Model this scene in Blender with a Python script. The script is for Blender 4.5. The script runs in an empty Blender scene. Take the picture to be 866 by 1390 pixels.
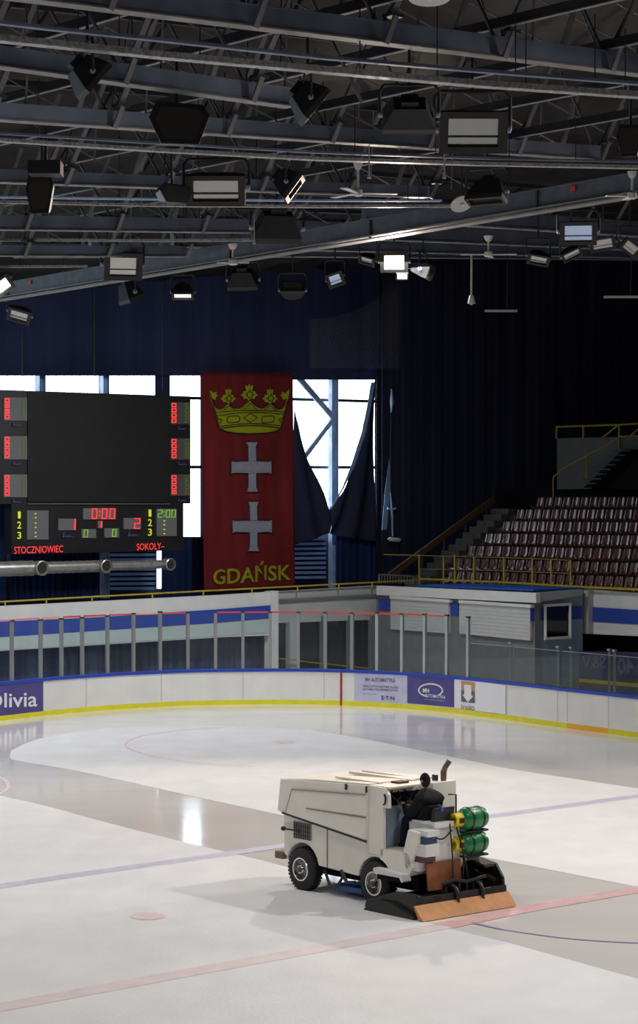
import bpy, math, random
from mathutils import Vector as V, Matrix
random.seed(7)
SC = bpy.context.scene
COL = SC.collection
f, HC, YH = 2977.0, 7.0, 690.0
ANG = math.radians(40.4)
RX, RY = math.cos(ANG), math.sin(ANG)           # T axis: across the rink
FX, FY = -math.sin(ANG), math.cos(ANG)          # L axis: along the rink
UP = V((0, 0, 1)); RT = V((RX, RY, 0)); LT = V((FX, FY, 0))

def W(L, T, z=0): return V((RX*T + FX*L, RY*T + FY*L, z))
def LTof(p): return (p.x*FX + p.y*FY, p.x*RX + p.y*RY)
def G(px, py, z=0.0):
    Y = (HC - z)*f/(py - YH); return V(((px-433)/f*Y, Y, z))
def PY(px, py, Y): return V(((px-433)/f*Y, Y, HC-(py-YH)/f*Y))
def PZ(px, py, Z):
    Y = (Z-HC)*f/(YH-py); return V(((px-433)/f*Y, Y, Z))
def PL(px, py, L):
    u = (px-433)/f; Y = L/(FX*u+FY); return V((u*Y, Y, HC-(py-YH)/f*Y))
def PT(px, py, T):
    u = (px-433)/f; Y = T/(RX*u+RY); return V((u*Y, Y, HC-(py-YH)/f*Y))

# ---------------------------------------------------------------- materials
M = {}
def mat(name, c, rough=.6, metal=0, spec=.5, em=None, es=0, var=0, vs=3.0, bump=0, bs=20, coat=0, alpha=1, stretch=None, rvar=0):
    m = bpy.data.materials.new(name); m.use_nodes = True
    nt = m.node_tree; b = nt.nodes['Principled BSDF']
    b.inputs['Base Color'].default_value = (*c, 1)
    b.inputs['Roughness'].default_value = rough
    b.inputs['Metallic'].default_value = metal
    b.inputs['Specular IOR Level'].default_value = spec
    b.inputs['Coat Weight'].default_value = coat
    b.inputs['Alpha'].default_value = alpha
    if em:
        b.inputs['Emission Color'].default_value = (*em, 1); b.inputs['Emission Strength'].default_value = es
    if var or bump or rvar:
        g = nt.nodes.new('ShaderNodeNewGeometry')
        mp = nt.nodes.new('ShaderNodeMapping')
        if stretch: mp.inputs['Scale'].default_value = stretch
        nt.links.new(g.outputs['Position'], mp.inputs['Vector'])
    if var or rvar:
        n = nt.nodes.new('ShaderNodeTexNoise'); n.inputs['Scale'].default_value = vs; n.inputs['Detail'].default_value = 5
        nt.links.new(mp.outputs[0], n.inputs['Vector'])
        if var:
            r = nt.nodes.new('ShaderNodeValToRGB')
            r.color_ramp.elements[0].position = .3; r.color_ramp.elements[1].position = .7
            r.color_ramp.elements[0].color = (*[max(0, x*(1-var)) for x in c], 1)
            r.color_ramp.elements[1].color = (*[min(1, x*(1+var)) for x in c], 1)
            nt.links.new(n.outputs['Fac'], r.inputs[0]); nt.links.new(r.outputs[0], b.inputs['Base Color'])
        if rvar:
            mr = nt.nodes.new('ShaderNodeMapRange'); mr.inputs['To Min'].default_value = max(0, rough-rvar); mr.inputs['To Max'].default_value = rough+rvar
            mr.inputs['From Min'].default_value = .3; mr.inputs['From Max'].default_value = .7
            nt.links.new(n.outputs['Fac'], mr.inputs['Value']); nt.links.new(mr.outputs[0], b.inputs['Roughness'])
    if bump:
        n2 = nt.nodes.new('ShaderNodeTexNoise'); n2.inputs['Scale'].default_value = bs; n2.inputs['Detail'].default_value = 4
        nt.links.new(mp.outputs[0], n2.inputs['Vector'])
        bp = nt.nodes.new('ShaderNodeBump'); bp.inputs['Strength'].default_value = bump; bp.inputs['Distance'].default_value = .05
        nt.links.new(n2.outputs['Fac'], bp.inputs['Height']); nt.links.new(bp.outputs[0], b.inputs['Normal'])
    M[name] = m; return m

mat('wet_ice', (.79, .755, .73), .10, spec=.36, var=.04, vs=.35, bump=.05, bs=1.1, stretch=(.5, 1.6, 1), rvar=.04)
mat('dry_ice', (.73, .725, .735), .62, spec=.3, var=.05, vs=1.2, bump=.15, bs=14, stretch=(1, .6, 1))
mat('ice_red', (.74, .47, .48), .35, var=.12, vs=4)
mat('ice_red_snow', (.72, .60, .60), .6, var=.08, vs=3)
mat('ice_red_faint', (.76, .60, .61), .5, var=.1, vs=5)
mat('ice_blue', (.62, .59, .72), .4, var=.12, vs=4)
mat('ice_blue_thin', (.30, .27, .50), .3, var=.1)
mat('slate', (.15, .18, .25), .5, metal=.25, var=.25, vs=1.2)
mat('slate_lip', (.20, .19, .18), .55, var=.3, vs=2.5)
mat('strut', (.215, .21, .22), .6, var=.2, vs=2)
mat('girder_grey', (.105, .12, .145), .5, metal=.2, var=.2)
mat('galv', (.36, .36, .35), .45, metal=.3, var=.45, vs=14)
mat('dark_steel', (.03, .034, .042), .5, metal=.2, var=.3)
mat('membrane', (.030, .027, .026), .9, spec=.1, var=.45, vs=.45, bump=.9, bs=.9)
mat('black', (.012, .012, .014), .45)
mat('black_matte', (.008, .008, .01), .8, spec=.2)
mat('screen', (.016, .016, .016), .55, spec=.3, var=.1, vs=2)
mat('lamp_body', (.022, .023, .027), .65, metal=0, spec=.2, var=.2)
mat('lamp_frame', (.032, .030, .027), .6, spec=.3)
mat('lamp_glass', (.42, .43, .43), .14, metal=.75)
mat('lamp_glass_dark', (.08, .09, .11), .3, metal=.3)
mat('lamp_glass_blue', (.45, .60, .85), .12, metal=.7)
mat('lamp_lit', (1, .9, .8), .4, em=(1, .86, .70), es=14)
mat('tube_lit', (1, 1, .95), .4, em=(1, .98, .88), es=1.6)
mat('navy_top', (.036, .046, .11), .95, spec=.1, var=.2, vs=.8, bump=.15, bs=3, stretch=(1, 1, .06))
mat('navy', (.036, .040, .075), .95, spec=.1, var=.25, vs=.8, bump=.2, bs=3, stretch=(1, 1, .06))
mat('navy_low', (.016, .032, .10), .95, spec=.1, var=.3, vs=1, bump=.6, bs=3, stretch=(1, 1, .06))
mat('curtain_grey', (.045, .065, .13), .9, spec=.1, var=.45, vs=2.2, bump=.6, bs=4, stretch=(1, 1, .05))
mat('pale_blue', (.35, .50, .75), .6)
mat('col_blue', (.42, .56, .76), .5, var=.3, vs=2)  # blue window backlight on the columns is put into this colour
mat('louvre', (.14, .22, .36), .6, var=.1, em=(.25, .42, .8), es=.05)  # faint emission added for daylight leaking through the slats
mat('banner_red', (.20, .022, .024), .85, spec=.15, var=.22, vs=1.3, bump=.7, bs=1.5, stretch=(1, 1, .18))
mat('gold', (.40, .41, .02), .8, spec=.15)
mat('banner_grey', (.36, .355, .43), .85, spec=.15, var=.08)
mat('line_black', (.01, .01, .012), .8)
mat('wall_white', (.68, .68, .66), .7, var=.06, vs=1.5)
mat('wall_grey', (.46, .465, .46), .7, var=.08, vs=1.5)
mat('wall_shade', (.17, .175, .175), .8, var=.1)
mat('stripe_blue', (.022, .06, .36), .6, var=.1)
mat('stripe_pale', (.50, .56, .54), .6, var=.05)
mat('roof_blue', (.01, .10, .48), .6, var=.1)
mat('shutter', (.55, .55, .53), .55, var=.03)
mat('board_white', (.74, .74, .70), .35, var=.05, vs=1.2)
mat('kick', (.72, .66, .02), .4, var=.08)
mat('kick_orange', (.80, .42, .02), .4)
mat('rail_blue', (.015, .055, .42), .35)
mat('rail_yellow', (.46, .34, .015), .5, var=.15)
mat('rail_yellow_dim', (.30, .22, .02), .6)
mat('post', (.36, .37, .36), .35, metal=.6)
mat('post_pale', (.50, .52, .53), .35, metal=.5)
mat('glass_red', (.62, .06, .05), .5)
mat('glass_orange', (.85, .35, .16), .5)
mat('glass_pink', (.75, .20, .28), .5)
mat('ad_purple', (.075, .06, .23), .5, var=.12, vs=2)
mat('ad_lilac', (.52, .52, .66), .5, var=.08)
mat('ad_white', (.78, .78, .80), .5)
mat('ad_text', (.10, .09, .24), .5)
mat('ad_navy', (.03, .05, .28), .5)
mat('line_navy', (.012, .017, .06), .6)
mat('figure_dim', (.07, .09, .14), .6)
mat('ad_orange', (.55, .28, .14), .5)
mat('ad_dark', (.13, .12, .13), .5)
mat('goal_red', (.35, .015, .02), .5)
mat('seat', (.105, .026, .017), .27, spec=.8, coat=1, var=.2, vs=1.3)
mat('seat_metal', (.09, .09, .095), .5, metal=.4)
mat('tier', (.075, .07, .068), .85, var=.2)
mat('brown', (.10, .045, .02), .6)
mat('block', (.11, .115, .105), .85, var=.15, vs=1.2)
mat('cream', (.84, .81, .73), .42, var=.04, vs=2.5, rvar=.05)
mat('cream_top', (.80, .72, .62), .5, var=.06, vs=3)
mat('cream_line', (.28, .27, .24), .6)
mat('white_paint', (.78, .78, .76), .4, var=.05)
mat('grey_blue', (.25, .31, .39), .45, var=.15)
mat('label_blue', (.03, .06, .15), .4)
mat('label_maroon', (.12, .03, .06), .4)
mat('tyre', (.018, .018, .020), .75, bump=.3, bs=30)
mat('chrome', (.65, .64, .62), .18, metal=1)
mat('rusty', (.22, .15, .10), .6, metal=.3, var=.4, vs=9)
mat('rubber_orange', (.30, .10, .04), .6, var=.25, vs=4)
mat('rubber_tan', (.62, .26, .07), .55, var=.12, vs=5)
mat('tank_green', (.005, .20, .06), .35, var=.15, coat=.3)
mat('tank_yellow', (.80, .62, .01), .4)
mat('shade_blue', (.02, .10, .35), .4)
mat('wet_black', (.02, .019, .018), .35, var=.5, vs=5)
mat('jacket', (.006, .006, .008), .75, spec=.25, var=.3, vs=6, bump=.3, bs=9)
mat('trouser', (.010, .014, .035), .8, spec=.2)
mat('skin', (.45, .25, .17), .5)
mat('hair', (.015, .011, .010), .8)
mat('led_red', (.9, .05, .05), .5, em=(1, .05, .05), es=.85)
mat('led_green', (.25, .55, .05), .5, em=(.30, .62, .04), es=.42)
mat('led_yellow', (.6, .65, .05), .5, em=(.55, .62, .03), es=.6)
mat('led_dim', (.10, .15, .02), .5, em=(.10, .16, .02), es=.35)
mat('display', (.17, .17, .172), .6)
mat('display_side', (.085, .082, .08), .6)
mat('brand', (.05, .045, .10), .6, em=(.05, .04, .12), es=.4)
mat('duct', (.5, .49, .45), .35, metal=.7, var=.2, vs=3)
mat('fan_white', (.55, .55, .52), .5)
mat('fan_grey', (.40, .40, .39), .5)
mat('concrete', (.22, .22, .215), .8, var=.12)

def glass_mat(name, tint, refl, dens):
    m = bpy.data.materials.new(name); m.use_nodes = True; nt = m.node_tree; nt.nodes.clear()
    o = nt.nodes.new('ShaderNodeOutputMaterial'); tr = nt.nodes.new('ShaderNodeBsdfTransparent'); tr.inputs[0].default_value = (*tint, 1)
    gl = nt.nodes.new('ShaderNodeBsdfGlossy'); gl.inputs['Roughness'].default_value = .03; gl.inputs['Color'].default_value = (.9, .95, 1, 1)
    df = nt.nodes.new('ShaderNodeBsdfDiffuse'); df.inputs[0].default_value = (.6, .65, .66, 1)
    fr = nt.nodes.new('ShaderNodeFresnel'); fr.inputs[0].default_value = refl
    m1 = nt.nodes.new('ShaderNodeMixShader'); m1.inputs[0].default_value = dens
    m2 = nt.nodes.new('ShaderNodeMixShader')
    nt.links.new(tr.outputs[0], m1.inputs[1]); nt.links.new(df.outputs[0], m1.inputs[2])
    ge = nt.nodes.new('ShaderNodeNewGeometry'); sb_ = nt.nodes.new('ShaderNodeMath'); sb_.operation = 'SUBTRACT'; sb_.inputs[0].default_value = 1; nt.links.new(ge.outputs['Backfacing'], sb_.inputs[1])
    mu = nt.nodes.new('ShaderNodeMath'); mu.operation = 'MULTIPLY'; nt.links.new(fr.outputs[0], mu.inputs[0]); nt.links.new(sb_.outputs[0], mu.inputs[1])
    nt.links.new(mu.outputs[0], m2.inputs[0]); nt.links.new(m1.outputs[0], m2.inputs[1]); nt.links.new(gl.outputs[0], m2.inputs[2])
    nt.links.new(m2.outputs[0], o.inputs[0]); M[name] = m
glass_mat('plexi', (.93, .97, .97), 1.35, .012)
glass_mat('plexi_dim', (.82, .86, .86), 1.35, .02)
glass_mat('net', (1, .98, .97), 1.003, .035)
M['window_dark'] = mat('window_dark', (.01, .012, .015), .08, spec=.6)

def window_mat():                      # daylight behind ribbed translucent sheet
    m = bpy.data.materials.new('window_light'); m.use_nodes = True; nt = m.node_tree; nt.nodes.clear()
    o = nt.nodes.new('ShaderNodeOutputMaterial'); e = nt.nodes.new('ShaderNodeEmission'); e.inputs['Strength'].default_value = 4.3
    g = nt.nodes.new('ShaderNodeNewGeometry'); dp = nt.nodes.new('ShaderNodeVectorMath'); dp.operation = 'DOT_PRODUCT'
    dp.inputs[1].default_value = (RX, RY, 0)
    nt.links.new(g.outputs['Position'], dp.inputs[0])
    mu = nt.nodes.new('ShaderNodeMath'); mu.operation = 'MULTIPLY'; mu.inputs[1].default_value = 2.6
    fr = nt.nodes.new('ShaderNodeMath'); fr.operation = 'FRACT'
    r = nt.nodes.new('ShaderNodeValToRGB'); el = r.color_ramp.elements
    el[0].position = 0; el[0].color = (.14, .18, .25, 1); el[1].position = .12; el[1].color = (.75, .88, 1, 1)
    x = el.new(.9); x.color = (.75, .88, 1, 1); x = el.new(1); x.color = (.14, .18, .25, 1)
    nt.links.new(dp.outputs['Value'], mu.inputs[0]); nt.links.new(mu.outputs[0], fr.inputs[0]); nt.links.new(fr.outputs[0], r.inputs[0])
    nt.links.new(r.outputs[0], e.inputs[0]); nt.links.new(e.outputs[0], o.inputs[0]); M['window_light'] = m
window_mat()

# ---------------------------------------------------------------- mesh builder
class MB:
    def __init__(s): s.v = []; s.f = []
    def add(s, vs, fs):
        n = len(s.v); s.v += [V(p) for p in vs]; s.f += [[i+n for i in q] for q in fs]; return s
    def quad(s, *p): return s.add(p, [list(range(len(p)))])
    def hexa(s, b, t):                  # two matching polygons joined by sides
        n = len(b); return s.add(list(b)+list(t), [list(range(n))[::-1], list(range(n, 2*n))]+[[i, (i+1) % n, n+(i+1) % n, n+i] for i in range(n)])
    def prism(s, poly, off): return s.hexa([V(p) for p in poly], [V(p)+off for p in poly])
    def box(s, c, ax, ay, az):          # centre and three half-axis vectors
        c = V(c); b = [c-ax-ay-az, c+ax-ay-az, c+ax+ay-az, c-ax+ay-az]
        return s.hexa(b, [p+2*az for p in b])
    def bx(s, x0, x1, y0, y1, z0, z1):
        b = [V((x0, y0, z0)), V((x1, y0, z0)), V((x1, y1, z0)), V((x0, y1, z0))]
        return s.hexa(b, [p+V((0, 0, z1-z0)) for p in b])
    def beam(s, p, q, w, h, up=UP):
        p = V(p); q = V(q); d = (q-p).normalized()
        if abs(d.dot(up)) > .98: up = V((1, 0, 0))
        sx = d.cross(up).normalized(); u = sx.cross(d).normalized()
        b = [p+sx*w/2*i+u*h/2*j for i, j in ((-1, -1), (1, -1), (1, 1), (-1, 1))]
        return s.hexa(b, [x+(q-p) for x in b])
    def tube(s, path, r, n=8, closed=False):
        path = [V(p) for p in path]; N = len(path); rings = []
        rs = r if isinstance(r, (list, tuple)) else [r]*N
        pu = None
        for i, p in enumerate(path):
            a = path[i-1] if (i > 0 or closed) else p; c = path[(i+1) % N] if (i < N-1 or closed) else p
            d = (c-a).normalized()
            if pu is None: pu = UP if abs(d.dot(UP)) < .95 else V((1, 0, 0))
            sx = d.cross(pu).normalized(); u = sx.cross(d).normalized(); pu = u
            rings.append([p+(sx*math.cos(2*math.pi*k/n)+u*math.sin(2*math.pi*k/n))*rs[i] for k in range(n)])
        vs = [x for q in rings for x in q]; fs = []
        for i in range(N if closed else N-1):
            j = (i+1) % N
            for k in range(n): fs.append([i*n+k, i*n+(k+1) % n, j*n+(k+1) % n, j*n+k])
        if not closed: fs += [list(range(n))[::-1], [(N-1)*n+k for k in range(n)]]
        return s.add(vs, fs)
    def lathe(s, o, axis, prof, n=24):  # prof: (distance along axis, radius)
        o = V(o); axis = V(axis).normalized(); t = UP if abs(axis.dot(UP)) < .9 else V((1, 0, 0))
        sx = axis.cross(t).normalized(); u = sx.cross(axis)
        vs = [o+axis*a+(sx*math.cos(2*math.pi*k/n)+u*math.sin(2*math.pi*k/n))*r for a, r in prof for k in range(n)]
        fs = [[i*n+k, i*n+(k+1) % n, (i+1)*n+(k+1) % n, (i+1)*n+k] for i in range(len(prof)-1) for k in range(n)]
        fs += [list(range(n))[::-1], [(len(prof)-1)*n+k for k in range(n)]]
        return s.add(vs, fs)
    def grid(s, fn, nu, nv):
        vs = [fn(i/nu, j/nv) for j in range(nv+1) for i in range(nu+1)]
        return s.add(vs, [[j*(nu+1)+i, j*(nu+1)+i+1, (j+1)*(nu+1)+i+1, (j+1)*(nu+1)+i] for j in range(nv) for i in range(nu)])
    def build(s, name, m, parent=None, smooth=False, bevel=0, kind=None, label=None, local=False):
        if parent is not None and not local:
            l = V(parent['_o']) if '_o' in parent else V((0, 0, 0)); vs = [p-l for p in s.v]; o0 = V((0, 0, 0))
        elif parent is None:
            lo = V([min(p[i] for p in s.v) for i in range(3)]); hi = V([max(p[i] for p in s.v) for i in range(3)])
            o0 = V(((lo.x+hi.x)/2, (lo.y+hi.y)/2, lo.z)); vs = [p-o0 for p in s.v]
        else: vs = s.v; o0 = V((0, 0, 0))
        me = bpy.data.meshes.new(name); me.from_pydata([tuple(p) for p in vs], [], s.f); me.update()
        me.materials.append(M[m])
        if smooth:
            me.polygons.foreach_set('use_smooth', [True]*len(me.polygons))
            try: me.set_sharp_from_angle(angle=math.radians(38))
            except Exception: pass
        o = bpy.data.objects.new(name, me); COL.objects.link(o); o.location = o0
        if parent is not None:
            o.parent = parent
            if not local and '_o' in parent: o['_o'] = list(parent['_o'])
        if bevel:
            bv = o.modifiers.new('b', 'BEVEL'); bv.width = bevel; bv.segments = 2; bv.limit_method = 'ANGLE'
        if kind: o['kind'] = kind
        if label: o['label'] = label
        return o

def thing(name, label, cat, loc, group=None, rz=0):
    o = bpy.data.objects.new(name, None); COL.objects.link(o); o.location = loc; o.rotation_euler = (0, 0, rz)
    o.empty_display_size = .2; o['_o'] = list(loc)
    tag(o, label, cat, group); return o
def struct_empty(name, loc):
    o = bpy.data.objects.new(name, None); COL.objects.link(o); o.location = loc; o['_o'] = list(loc); o['kind'] = 'structure'; return o
def tag(o, label, cat, group=None):
    o['label'] = label; o['category'] = cat
    if group: o['group'] = group
    return o
def dup(o, parent=None):
    c = o.copy(); COL.objects.link(c); c.parent = parent
    for ch in o.children: dup(ch, c)
    return c

def text2d(body, bold=0.0):            # unit-box letters as a mesh
    cu = bpy.data.curves.new('t', 'FONT'); cu.body = body; cu.offset = bold; cu.resolution_u = 3
    ob = bpy.data.objects.new('t', cu); COL.objects.link(ob)
    dg = bpy.context.evaluated_depsgraph_get(); me = bpy.data.meshes.new_from_object(ob.evaluated_get(dg))
    vs = [v.co.copy() for v in me.vertices]; fs = [list(p.vertices) for p in me.polygons]
    bpy.data.objects.remove(ob); bpy.data.curves.remove(cu); bpy.data.meshes.remove(me)
    x0 = min(v.x for v in vs); x1 = max(v.x for v in vs); y0 = min(v.y for v in vs); y1 = max(v.y for v in vs)
    return [((v.x-x0)/(x1-x0), (v.y-y0)/(y1-y0)) for v in vs], fs
def mapper(bl, br, tr, tl):
    def m(u, v):
        return ((bl[0]*(1-u)+br[0]*u)*(1-v)+(tl[0]*(1-u)+tr[0]*u)*v, (bl[1]*(1-u)+br[1]*u)*(1-v)+(tl[1]*(1-u)+tr[1]*u)*v)
    return m
def rectm(x0, y0, x1, y1): return mapper((x0, y1), (x1, y1), (x1, y0), (x0, y0))
def text_on(mb, body, m2, place, bold=0.0, mirror=False):
    vs, fs = text2d(body, bold)
    mb.add([place(*m2((1-u) if mirror else u, v)) for u, v in vs], fs); return mb
SEG = {'0': 'abcdef', '1': 'bc', '2': 'abged', '8': 'abcdefg', '5': 'afgcd', '9': 'abcdfg', 'R': 'abcefg'}
def seg_digit(mb, ch, m2, place, th=.16, slant=.12, ty=.10):
    S = {'a': (0, 1-ty, 1, 1), 'd': (0, 0, 1, ty), 'g': (0, .5-ty/2, 1, .5+ty/2), 'f': (0, .5, th, 1), 'e': (0, 0, th, .5), 'b': (1-th, .5, 1, 1), 'c': (1-th, 0, 1, .5)}
    for c in SEG[ch]:
        x0, y0, x1, y1 = S[c]
        q = [(x0, y0), (x1, y0), (x1, y1), (x0, y1)]
        mb.quad(*[place(*m2((x+slant*(y-.5)), y)) for x, y in q])
def stroke(mb, pts, w, place, closed=False):
    n = len(pts)
    for i in range(n if closed else n-1):
        a = pts[i]; b = pts[(i+1) % n]; dx = b[0]-a[0]; dy = b[1]-a[1]; l = math.hypot(dx, dy) or 1
        nx, ny = -dy/l*w/2, dx/l*w/2; ex, ey = dx/l*w*.3, dy/l*w*.3
        mb.quad(*[place(*p) for p in ((a[0]-nx-ex, a[1]-ny-ey), (b[0]-nx+ex, b[1]-ny+ey), (b[0]+nx+ex, b[1]+ny+ey), (a[0]+nx-ex, a[1]+ny-ey))])

def cat_rom(pts, n=6):
    out = []; P = [2*V(pts[0])-V(pts[1])]+[V(p) for p in pts]+[2*V(pts[-1])-V(pts[-2])]
    for i in range(1, len(P)-2):
        for k in range(n):
            t = k/n; a, b, c, d = P[i-1], P[i], P[i+1], P[i+2]
            out.append(.5*((2*b)+(c-a)*t+(2*a-5*b+4*c-d)*t*t+(3*b-a-3*c+d)*t**3))
    out.append(P[-2]); return out

# ================================================================= ICE
fl = struct_empty('floor', (0, 45, 0))
MB().quad(V((-90, -10, 0)), V((90, -10, 0)), V((90, 140, 0)), V((-90, 140, 0))).build('ice_sheet', 'wet_ice', fl, label='wet freshly flooded ice')
def curve2(pts, n=5): return [(p.x, p.y) for p in cat_rom([(a, b, 0) for a, b in pts], n)]
def strip_fill(top, bot, z, name, m, label=None, n=60):
    # top and bottom pixel polylines sampled over common x
    def at(pl, x):
        for (a, b), (c, d) in zip(pl, pl[1:]):
            if a <= x <= c and c > a: return b+(d-b)*(x-a)/(c-a)
        return pl[-1][1] if x > pl[-1][0] else pl[0][1]
    x0 = max(top[0][0], bot[0][0]); x1 = min(top[-1][0], bot[-1][0]); mb = MB(); vs = []; fs = []
    for i in range(n+1):
        t = i/n; x = x0+(x1-x0)*(t*t if top[0] == bot[0] else t)
        yt, yb = at(top, x), at(bot, x)
        for k in range(5): vs.append(G(x, yt+(yb-yt)*k/4, z))
    for i in range(n):
        for k in range(4): fs.append([i*5+k, i*5+k+1, (i+1)*5+k+1, (i+1)*5+k])
    mb.add(vs, fs).build(name, m, fl, label=label)
tip = (13, 1027)
top1 = [tip]+curve2([(15, 1019), (40, 1007), (80, 997), (140, 989.5), (220, 985), (300, 984.5), (380, 988), (440, 994), (500, 1004), (560, 1016.5), (640, 1033), (700, 1045), (772, 1056), (866, 1070), (1100, 1102), (1900, 1212)])
bot1 = [tip]+curve2([(16, 1031), (40, 1036), (80, 1042), (150, 1056), (240, 1076), (300, 1089), (380, 1106), (500, 1131), (640, 1160), (866, 1204), (1100, 1250), (1900, 1410)])
strip_fill(top1, bot1, .004, 'dry_patch', 'dry_ice', 'white dry snowy ice island', 120)
top2 = curve2([(-400, 1000), (-150, 1047), (0, 1080), (59, 1093), (139, 1115), (242, 1141), (314, 1158), (383, 1175), (450, 1196), (520, 1232), (609, 1260), (692, 1280), (738, 1293), (900, 1338), (1200, 1420), (1900, 1610)])
strip_fill(top2, [(-400, 2600), (1900, 2600)], .004, 'dry_patch', 'dry_ice', 'white dry scratched ice', 120)
def line_strip(pts, wid, name, m, z=.007, label=None):
    w = [G(a, b, z) for a, b in pts]; mb = MB(); vs = []
    for i, p in enumerate(w):
        d = (w[min(i+1, len(w)-1)]-w[max(i-1, 0)]).normalized(); n = V((-d.y, d.x, 0))*wid/2; vs += [p-n, p+n]
    mb.add(vs, [[2*i, 2*i+1, 2*i+3, 2*i+2] for i in range(len(w)-1)]).build(name, m, fl, label=label)
line_strip([(-150, 1225), (0, 1203), (92, 1189), (185, 1176), (286, 1162), (379, 1148.5), (500, 1131), (666, 1108), (866, 1080), (1000, 1061), (1400, 1010), (1900, 947)], .42, 'blue_line', 'ice_blue', label='faded violet blue line')
line_strip([(-300, 1423), (250, 1321), (370, 1299), (603, 1256.5)], .46, 'centre_line', 'ice_red_snow', label='very faint snow-covered part of the red line')
line_strip([(603, 1256.5), (698, 1236.5), (866, 1207), (1000, 1184), (1400, 1117), (1900, 1033)], .48, 'centre_line', 'ice_red', label='faded red line')
line_strip(curve2([(640, 1252), (677, 1260.5), (723, 1267.6), (769, 1273.5), (827, 1278), (900, 1281)]), .07, 'circle_line', 'ice_blue_thin', .008, 'thin blue circle line')
line_strip(curve2([(300, 988), (255, 990), (222, 994), (185, 1001), (170, 1011), (185, 1020), (222, 1029), (280, 1037), (350, 1041)]), .07, 'circle_line', 'ice_red_faint', .008, 'faint pink circle line')
line_strip(curve2([(-14, 1050), (0, 1055), (9, 1061), (11, 1069), (3, 1076), (-10, 1082)]), .10, 'circle_line', 'ice_red_faint', .008, 'pink circle line')
def spot(px, py, rx, ry, m):
    MB().quad(*[G(px+rx*math.cos(a), py+ry*math.sin(a), .009) for a in [i*math.pi/14 for i in range(28)]]).build('faceoff_spot', m, fl, label='faded pink spot')
spot(200, 1243.5, 24, 5, 'ice_red_faint'); spot(385, 1007, 14, 2.6, 'ice_red_faint')

# ================================================================= DASHER BOARDS
BP = [(0, 978.5), (60, 971.5), (104, 967.3), (150, 963.5), (208, 960), (260, 957.6), (330, 956.3), (400, 956), (460, 957.4), (510, 959.6), (550, 962.2), (600, 966.6), (640, 971), (700, 978.8), (770, 988.5), (866, 1001)]
bw = [G(a, b) for a, b in BP]
bw = [bw[0]+(bw[0]-bw[2])*3.0]+[bw[0]+(bw[0]-bw[2])*1.2]+bw+[bw[-1]+(bw[-1]-bw[-3])*.9, bw[-1]+(bw[-1]-bw[-3])*2.6]
path = cat_rom(bw, 8)
for _ in range(6): path = [path[0]]+[(path[i-1]+2*path[i]+path[i+1])/4 for i in range(1, len(path)-1)]+[path[-1]]
def pxof(p): return 433+p.x/p.y*f
def pnorm(i):
    d = (path[min(i+1, len(path)-1)]-path[max(i-1, 0)]).normalized(); return V((-d.y, d.x, 0))   # away from the ice
def at_px(px):
    for i in range(len(path)-1):
        a, b = pxof(path[i]), pxof(path[i+1])
        if a <= px <= b:
            t = (px-a)/(b-a); return path[i].lerp(path[i+1], t), pnorm(i).lerp(pnorm(i+1), t).normalized()
    return path[-1], pnorm(len(path)-1)
def wall_strip(mb, x0, x1, z0, z1, d0, d1, step=10):
    xs = [x0+(x1-x0)*k/max(2, int((x1-x0)/step)) for k in range(max(2, int((x1-x0)/step))+1)]
    pr = [at_px(x) for x in xs]; vs = []
    for p, n in pr:
        vs += [p+n*d0+UP*z0, p+n*d0+UP*z1, p+n*d1+UP*z1, p+n*d1+UP*z0]
    fs = [[0, 1, 2, 3][::-1], [4*(len(pr)-1)+k for k in range(4)]]
    for i in range(len(pr)-1):
        for k in range(4): fs.append([4*i+k, 4*i+(k+1) % 4, 4*(i+1)+(k+1) % 4, 4*(i+1)+k])
    mb.add(vs, fs); return mb
XA, XB = -190, 1300
boards = thing('dasher_boards', 'white curved rink boards with yellow kick plate and blue top rail round the ice', 'rink boards', at_px(433)[0])
wall_strip(MB(), XA, XB, .0, 1.17, 0, .12).build('board_face', 'board_white', boards)
wall_strip(MB(), XA, 770, .0, .16, -.02, 0).build('kick_plate', 'kick', boards, label='yellow kick plate')
wall_strip(MB(), 770, 826, .0, .16, -.02, 0).build('kick_plate', 'kick_orange', boards, label='orange stretch of kick plate')
wall_strip(MB(), 826, XB, .0, .16, -.02, 0).build('kick_plate', 'kick', boards, label='yellow kick plate')
wall_strip(MB(), XA, XB, 1.17, 1.27, -.03, .2).build('top_rail', 'rail_blue', boards, label='blue top rail')
for x in (117, 219, 330, 440, 688, 757, 770, 826): wall_strip(MB(), x-.5, x+.5, .2, 1.17, -.004, 0).build('seam', 'wall_grey', boards)
wall_strip(MB(), 462, 464.5, 0, 1.17, -.03, 0).build('goal_line_mark', 'goal_red', boards, label='dark red vertical goal line mark')
def bplace(off=-.012):
    def pl(x, t):                       # t: height in metres
        p, n = at_px(x); return p+n*off+UP*t
    return pl
def bpx(x, y, off=-.012):              # pixel on the board face -> world
    p, n = at_px(x); z = HC-(y-YH)/f*p.y; return p+n*off+UP*z
pb = lambda x, y: bpx(x, y)
pb2 = lambda x, y: bpx(x, y, -.02)
ad = wall_strip(MB(), XA, 58.5, .16, 1.17, -.01, 0).build('advert', 'ad_purple', boards, label='purple advert panel with white lettering')
text_on(MB(), 'Olivia', mapper((-20.5, 961.5), (50, 959), (50, 938), (-20.5, 942)), pb2, .012).build('lettering', 'ad_white', ad)
ad = wall_strip(MB(), 481, 553, .2, 1.17, -.01, 0).build('advert', 'ad_lilac', boards, label='pale advert panel with dark lettering')
def adtext(par, body, x0, yb0, x1, yb1, h, m, bold=.01, pl=pb2): text_on(MB(), body, mapper((x0, yb0), (x1, yb1), (x1, yb1-h), (x0, yb0-h)), pl, bold).build('lettering', m, par)
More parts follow.
